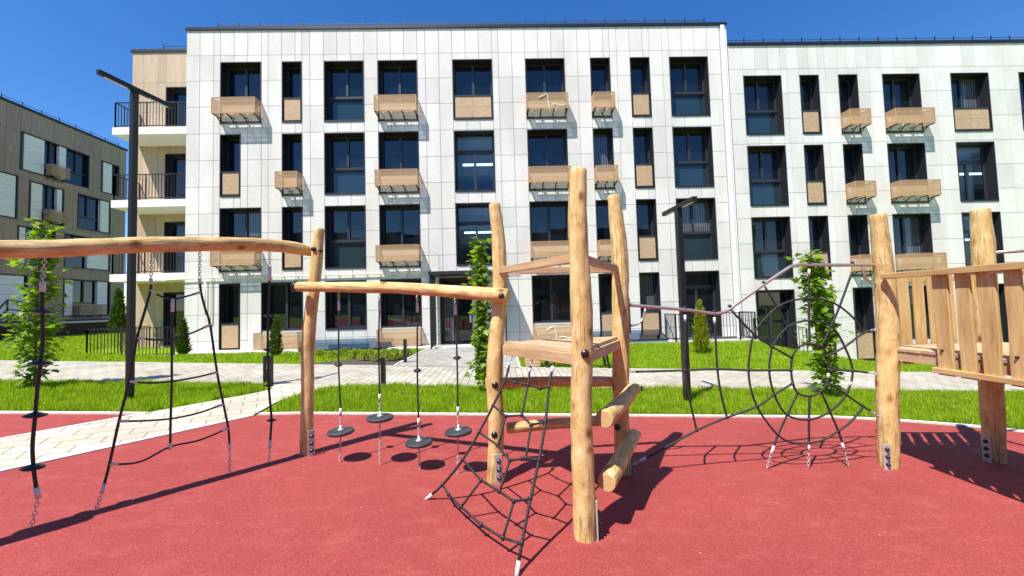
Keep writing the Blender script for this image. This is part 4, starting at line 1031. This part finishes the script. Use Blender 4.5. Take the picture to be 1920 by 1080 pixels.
# --- wooden bridge on the right
p2 = G(1866, 870); Y2 = p2.y+.08
br = thing('play_bridge', (p1+p2)/2, 'wooden bridge with plank railings on two log posts at the right edge', 'bridge')
part_log('post', path_at([(1667, 886), (1666, 820), (1663, 740), (1664, 660), (1664, 600), (1660, 540), (1654, 480), (1645, 398)], Y1), [.09, .092, .094, .096, .094, .089, .083, .074], br, 12, .09)
part_log('post', path_at([(1867, 874), (1861, 780), (1857, 700), (1850, 600), (1844, 500), (1842, 450), (1837, 388)], Y2), [.085, .092, .095, .096, .092, .092, .078], br, 13, .1)
q = at(1665, 880, Y1-.1); bracket(br, (q.x, q.y, plane_z(q.x)), (-.25, -1, 0), .26)
bracket(br, Vector(at(1851, 862, Y2))+Vector((-.035, -.03, 0)), (-1, -.3, 0), .28)
XL = 4.07                                     # left edge of the deck, running towards the camera
dk0 = at(1690, 651, Y1-.05); zD = dk0.z; XR = XL+1.38
db = MB(); ny = 11; y_a = Y1+.12
for i in range(ny):
    y1_ = y_a-i*.148; db.box(XL, XR, y1_-.14, y1_, zD-.035, zD)
deck = db.build('deck', m_deck, br, .004)
jb = Bag(); jb.box(XL+.01, XL+.06, y_a-ny*.148, y_a, zD-.13, zD-.037); jb.box(XR-.06, XR-.01, y_a-ny*.148, y_a, zD-.13, zD-.037); jb.build('deck_joist', m_deck, deck)
def plank(name, x, y, z0, z1, wd, th, nx, parent, seed):
    """upright board with wavy natural edges; nx: True if its broad face looks along x"""
    r_ = random.Random(seed); mb = MB(); n = 9; ph = r_.uniform(0, 9)
    for i in range(n+1):
        t = i/n; z = z0+(z1-z0)*t
        l = -wd/2+.006*noise.noise((ph, t*3, 0)); r2 = wd/2+.006*noise.noise((ph+5, t*3, 0))
        for d in (-th/2, th/2):
            for s_ in (l, r2): mb.v.append((x+d, y+s_, z) if nx else (x+s_, y+d, z))
    ou = r_.uniform(0, 6)
    for i in range(n):
        b = 4*i; L0, L1 = (z1-z0)*i/n, (z1-z0)*(i+1)/n
        for a, c in ((0, 1), (1, 3), (3, 2), (2, 0)):
            mb.face([b+a, b+c, b+c+4, b+a+4], [(L0+ou, ou), (L0+ou, wd+ou), (L1+ou, wd+ou), (L1+ou, ou)])
    mb.face([0, 1, 3, 2]); b = 4*n; mb.face([b+2, b+3, b+1, b])
    return mb.build(name, m_plank, parent, .005)
zR = at(1700, 516, Y1-.2).z
ra, rb = at(1677, 519, Y1-.13), at(1917, 499, 3.02)
XO = XL-.045
yof = lambda px: XO*ray(px, 610).y/ray(px, 610).x
y0s = [(yof(u)+yof(v))/2 for u, v in ((1755, 1784), (1798, 1826), (1840, 1874), (1891, 1924))]; y0s += [y0s[-1]-.17, y0s[-1]-.34]; wds = [yof(u)-yof(v) for u, v in ((1755, 1784), (1798, 1826), (1840, 1874), (1891, 1924))]+[.125, .125]
ztop, zbot = zR+.02, at(1768, 704, 3.52).z
for i, y in enumerate(y0s):
    plank('railing_board', XO-.0, y, zbot, ztop, wds[i], .028, True, br, 40+i)
mb = MB(); mb.bar((XO-.04, Y1-.08, zR), (XO-.04, 2.5, zR), .05, .058); mb.build('handrail', m_plank, br, .006)
zl = at(1760, 695, 3.55).z+.0
mb = MB(); mb.bar((XO-.034, yof(1750), zl), (XO-.034, 2.5, zl), .035, .05); mb.build('lower_rail', m_plank, br, .005)
for i in range(7):                            # boards on the far end between the posts
    x = at(1697, 600, Y1+.2).x+i*.172
    plank('railing_board', x, Y1+.2, zbot-.02, zR+.05+.03*rnd.random(), .115, .028, False, br, 60+i)
xs0 = at(1688, 600, Y1+.23).x; mb = Bag(); mb.bar((xs0, Y1+.235, zl), (XR, Y1+.235, zl), .035, .05); mb.bar((xs0, Y1+.235, zR-.03), (XR, Y1+.235, zR-.03), .035, .055); mb.build('lower_rail', m_plank, br, .005)
for i in range(6): plank('railing_board', XR+.045, 3.6-.17*i, zbot, ztop, .12, .028, True, br, 80+i)
mb = MB(); mb.bar((XR+.085, Y1-.05, zR), (XR+.085, 2.5, zR), .05, .058); mb.build('handrail', m_plank, br, .006)
part_log('post', [(XL+.1, 2.42, plane_z(XL)-.05), (XL+.1, 2.42, 1.0), (XL+.12, 2.42, 2.5)], [.1, .1, .09], br, 15); part_log('post', [(XR-.1, 2.42, plane_z(XR)-.05), (XR-.1, 2.42, 1.0), (XR-.1, 2.42, 2.5)], [.1, .1, .09], br, 16)
for px, py, y in ((1765, 657, yof(1766)), (1905, 670, yof(1906))): bolt(br, Vector((XO-.016, y, at(px, py, y).z)), (-1, 0, 0), .01)
for i, y in enumerate((3.25, 3.1)):
    mb = MB(); mb.box(XO-.03, XO+.03, y-.03, y+.03, zR-.045, zR-.03); mb.build('rail_clip', m_galv, br)
mb = MB(); q = at(1862, 474, Y2); mb.tube([q, q+Vector((1.5, .1, .06))], .018, 10); mb.build('grab_bar', m_steel, br)

# ------------------------------------------------------------------ bollards, bench, bin
def bollard(px, py, ptop, wd, label, plate=True, Y=None):
    g = G(px, py); top = at(px, ptop, g.y)
    t = thing('bollard_light', g, label, 'bollard', 'low path lights')
    mb = MB(); mb.box(g.x-wd/2, g.x+wd/2, g.y-wd/2, g.y+wd/2, plane_z(g.x)-.05, top.z); mb.build('body', m_pole, t, .004)
    mb = MB(); mb.box(g.x-wd/2-.003, g.x+wd/2+.003, g.y-wd/2-.003, g.y+wd/2+.003, top.z+.001, top.z+.012); mb.build('cap', m_black, t)
    if plate: mb = MB(); mb.box(g.x+.01, g.x+wd/2-.012, g.y-wd/2-.004, g.y-wd/2-.001, top.z-.24, top.z-.06); mb.build('plate', m_seal, t)
bollard(503, 722, 668, .13, 'black square bollard with a pale plate, left of the leaning post')
bollard(719, 726, 672, .085, 'black square bollard behind a hanging disc rope', False)
bollard(760, 680, 637, .08, 'slim dark bollard standing in the yellow shrub bed', False)
gb = G(1080, 692)
bench = thing('park_bench', gb, 'wooden slat bench with black metal legs beside the path, behind the tower', 'bench')
yb = 10.62; x0, x1 = at(1018, 670, yb).x, at(1143, 670, yb).x; z0 = plane_z(gb.x); zs = z0+.44
for k in range(4): mb = MB(); mb.box(x0, x1, yb-.2+.105*k, yb-.2+.105*k+.09, zs, zs+.035); mb.build('slat', m_deck, bench, .004)
for s_, xx in ((1, x0+.08), (-1, x1-.08)):
    mb = MB(); mb.bar((xx, yb-.2, z0), (xx+s_*.06, yb-.17, zs-.002), .06, .05, (0,1,0)); mb.bar((xx, yb+.2, z0), (xx+s_*.06, yb+.17, zs-.002), .06, .05, (0,1,0)); mb.bar((xx+s_*.06, yb-.19, zs-.03), (xx+s_*.06, yb+.19, zs-.03), .06, .05); mb.build('leg', m_black, bench, .004)
gn = G(998, 694); bn = thing('litter_bin', gn, 'square wooden slatted litter bin beside the bench', 'bin')
yb = 10.62; x0, x1 = at(985, 680, yb).x, at(1012, 680, yb).x; z0 = plane_z(gn.x)
mb = MB()
for k in range(7): mb.box(x0, x1, yb-.19, yb+.19, z0+.03+k*.083, z0+.03+k*.083+.075)
mb.build('slatted_body', m_deck, bn, .003)
mb = MB(); mb.box(x0+.015, x1-.015, yb-.175, yb+.175, z0, z0+.625); mb.build('liner', m_black, bn)

# ------------------------------------------------------------------ trees and shrubs
def maple_leaf():
    A = [(0, 0), (.16, .1), (.46, .06), (.34, .28), (.62, .5), (.34, .52), (.26, .62), (.0, 1.05)]
    P = A + [(-x, y) for x, y in A[-2:0:-1]]
    v = [(0, .3, .06)] + [(x, y, -.1*abs(x)) for x, y in P]
    n = len(P); return v, [(0, i+1, (i+1) % n+1) for i in range(n)]
MLV, MLF = maple_leaf()
def maple(base, H, prof, nleaf, label, seed, lean=(0, 0), leaf=.1, trunk_r=.02, up=.3):
    r_ = random.Random(seed); t = thing('maple_tree', base, label, 'tree', 'young maples on the lawns')
    b = Vector(base); top = b+Vector((lean[0], lean[1], H))
    tp = [b-Vector((0,0,.1)), b+Vector((lean[0]*.1, 0, H*.25)), b+Vector((lean[0]*.35, lean[1]*.3, H*.55)), top]
    tr = crom(tp, .08); n = len(tr)
    tk = MB(); tk.tube(tr, [trunk_r*(1-.8*i/n) for i in range(n)], 8); trunk = tk.build('trunk', m_bark, t)
    bm_ = MB(); pos = []; az = []; sz = []
    nb = 90
    zs_ = [p[0] for p in prof]
    for i in range(nb):
        f = prof[0][0]+(prof[-1][0]-prof[0][0])*((i+r_.random())/nb)
        rmax = float(np.interp(f, zs_, [p[1] for p in prof])); 
        o = tr[min(n-1, int(max(.03, f-.05)*n))]; a = r_.uniform(0, 2*PI); L = rmax*r_.uniform(.45, 1.1)
        tip = Vector((o.x+math.cos(a)*L, o.y+math.sin(a)*L, b.z+H*f+L*up*r_.uniform(-.4, 1.2)))
        m_ = lerp(o, tip, .5)+Vector((0,0,L*.1)); bm_.tube(crom([o, m_, tip], .08), .0045, 5)
        k = max(3, int(nleaf/nb*(.35+rmax/(sum(p[1] for p in prof)/len(prof)))*.75))
        for j in range(k):
            u = r_.uniform(.05, 1.1); c = lerp(o, tip, u); s_ = .035+.06*r_.random()
            pos.append((c.x+r_.gauss(0, s_), c.y+r_.gauss(0, s_), c.z+r_.gauss(0, s_*.9))); az.append(r_.gauss(a, 1.1)); sz.append(leaf*r_.uniform(.55, 1.25))
    bm_.build('branch', m_bark, trunk)
    n_ = len(pos); Mx = rots(n_, -1.1, .35, sz, np.array(az))
    instanced('crown', MLV, MLF, Mx, np.array(pos), m_leaf, t)
g = G(65, 729); maple((g.x, g.y, plane_z(g.x)), 3.2, [(.06, .16), (.2, .26), (.3, .38), (.42, .33), (.6, .27), (.72, .24), (.85, .2), (.96, .06)], 900, 'broad young maple behind the leftmost knotted rope, left edge', 3, (.03, 0), .115)
g = G(911, 737); maple((g.x, g.y, plane_z(g.x)), 2.95, [(.1, .18), (.2, .2), (.35, .19), (.5, .11), (.62, .12), (.75, .13), (.9, .06), (.98, .03)], 1000, 'slender young maple right behind the tower post with the short beam', 5, (-.1, 0), .115)
g = G(1557, 747); maple((g.x, g.y, plane_z(g.x)), 2.72, [(.1, .08), (.2, .17), (.35, .2), (.5, .2), (.65, .21), (.8, .22), (.93, .2), (1.0, .14)], 1100, 'young maple behind the round rope web', 8, (-.3, 0), .115)
# thin sapling with few leaves
g = G(1600, 705); b = Vector((g.x, 10.9, zt(g.x, 10.9)))
t = thing('bare_sapling', b, 'thin nearly leafless sapling right of the maple behind the rope web', 'tree')
tr = MB(); tr.tube(crom([b-Vector((0,0,.1)), b+Vector((.02, 0, 1.2)), b+Vector((.05, 0, 2.0)), b+Vector((.1, 0, 2.9))], .1), .013, 6)
trunk = tr.build('trunk', m_bark, t); bm_ = MB(); pos = []
for i in range(26):
    f = rnd.uniform(.3, 1); o = b+Vector((.06*f, 0, 2.8*f)); a = rnd.uniform(0, 2*PI); L = rnd.uniform(.3, .6)
    tip = o+Vector((math.cos(a)*L*.7, math.sin(a)*L*.7, L*.8)); bm_.tube(crom([o, lerp(o, tip, .5)+Vector((0,0,-.03)), tip], .1), .004, 4)
    for j in range(4 if f < .55 else 2): pos.append(lerp(o, tip, rnd.uniform(.4, 1.1)))
for i in range(130): pos.append(b+Vector((rnd.gauss(.05, .22), rnd.gauss(0, .2), rnd.uniform(.5, 1.25))))
bm_.build('branch', m_bark, trunk)
instanced('crown', MLV, MLF, rots(len(pos), -.9, .6, RN.uniform(.05, .1, len(pos))), np.array([tuple(p) for p in pos]), m_leaf, t)
# conifers
SPV = [(0, 0, 0), (.16, .35, .03), (.1, .75, .0), (0, 1, .02), (-.1, .75, 0), (-.16, .35, .03)]; SPF = [(0, 1, 2, 3, 4, 5)]
def conifer(base, H, R_, mat, label, n=1500, sp=.13, name='columnar_conifer'):
    b = Vector(base); t = thing(name, b, label, 'conifer', 'small conifers by the buildings')
    tk = MB(); tk.tube([b-Vector((0,0,.05)), b+Vector((0,0,H*.9))], [.025, .006], 6); tk.build('trunk', m_bark, t)
    f = RN.beta(1.1, 1.5, n); az = RN.uniform(0, 2*PI, n)
    lob = np.array([noise.noise((math.cos(a)*1.5+b.x, math.sin(a)*1.5, z*H*2.6)) for a, z in zip(az, f)])
    rr = R_*(np.minimum(1, f*5+.35))*(1-f)**.75*(1+.55*lob)*RN.uniform(.55, 1.05, n)
    pos = np.stack([b.x+np.cos(az)*rr, b.y+np.sin(az)*rr, b.z+.02+f*H*.96], 1)
    instanced('foliage', SPV, SPF, rots(n, .5, 1.35, RN.uniform(.6, 1.2, n)*sp, az), pos, mat, t)
g = G(222, 618); conifer((g.x, g.y, zt(g.x, g.y)), 2.5, .36, m_conifer, 'dark columnar conifer between the brown building and the balconies', 2200, .2)
yy = 14.2; q = at(343, 662, yy); conifer((q.x, yy, zt(q.x, yy)), at(343, 597, yy).z-zt(q.x, yy), .2, m_conifer, 'dark conifer at the right end of the balcony terrace railing', 1300)
yy = 12.6; q = at(517, 664, yy); conifer((q.x, yy, zt(q.x, yy)), at(517, 592, yy).z-zt(q.x, yy), .19, m_conifer, 'slim dark green conifer left of the leaning post', 1300, .11)
yy = 12.9; q = at(1316, 664, yy); conifer((q.x, yy, zt(q.x, yy)), at(1312, 562, yy).z-zt(q.x, yy), .25, m_thuja, 'golden green conifer right of the second lamp', 2000, .12)
# shrubs of the yellow bed
SHV = [(0, 0, 0), (.3, .4, .05), (0, 1, 0), (-.3, .4, .05)]; SHF = [(0, 1, 2, 3)]
def shrub(x, y, r, h, mat, label, group, n=260, leaf=.06):
    b = Vector((x, y, zt(x, y)+.02)); t = thing('low_shrub', b, label, 'shrub', group)
    sm = MB()
    for k in range(5): a = k*1.26; sm.tube([b, b+Vector((math.cos(a)*r*.6, math.sin(a)*r*.6, h*.7))], .006, 4)
    sm.build('stem', m_bark, t)
    u = RN.uniform(0, 2*PI, n); q = np.sqrt(RN.uniform(0, 1, n)); f = RN.uniform(.1, 1, n)
    rr = r*q*np.sqrt(np.clip(1.1-f*f, .05, 1)); pos = np.stack([b.x+np.cos(u)*rr, b.y+np.sin(u)*rr, b.z+f*h], 1)
    instanced('foliage', SHV, SHF, rots(n, -.2, 1.2, RN.uniform(.6, 1.3, n)*leaf), pos, mat, t)
spots = [(600, 672), (622, 674), (645, 671), (664, 676), (683, 679), (697, 674), (708, 680), (730, 678), (745, 675), (757, 673), (692, 668), (668, 667), (778, 668), (800, 664), (738, 668), (722, 671)]
for i, (px, py) in enumerate(spots):
    g = onplane(px, py+1, Vector((0, 0, .13)), Vector((-.0, -.0, 1))); y = min(13.2, max(10.65, g.y)); x = at(px, py, y).x
    x = min(x, -3.05)
    gold = i not in (12, 13, 14, 9)
    shrub(x, y, .15+.06*rnd.random(), .17+.07*rnd.random(), m_shrub if gold else m_leaf, 'low yellow green shrub in the soil bed by the entrance path' if gold else 'low darker green shrub at the back of the soil bed', 'yellow shrubs in the bed' if gold else 'green shrubs in the bed')
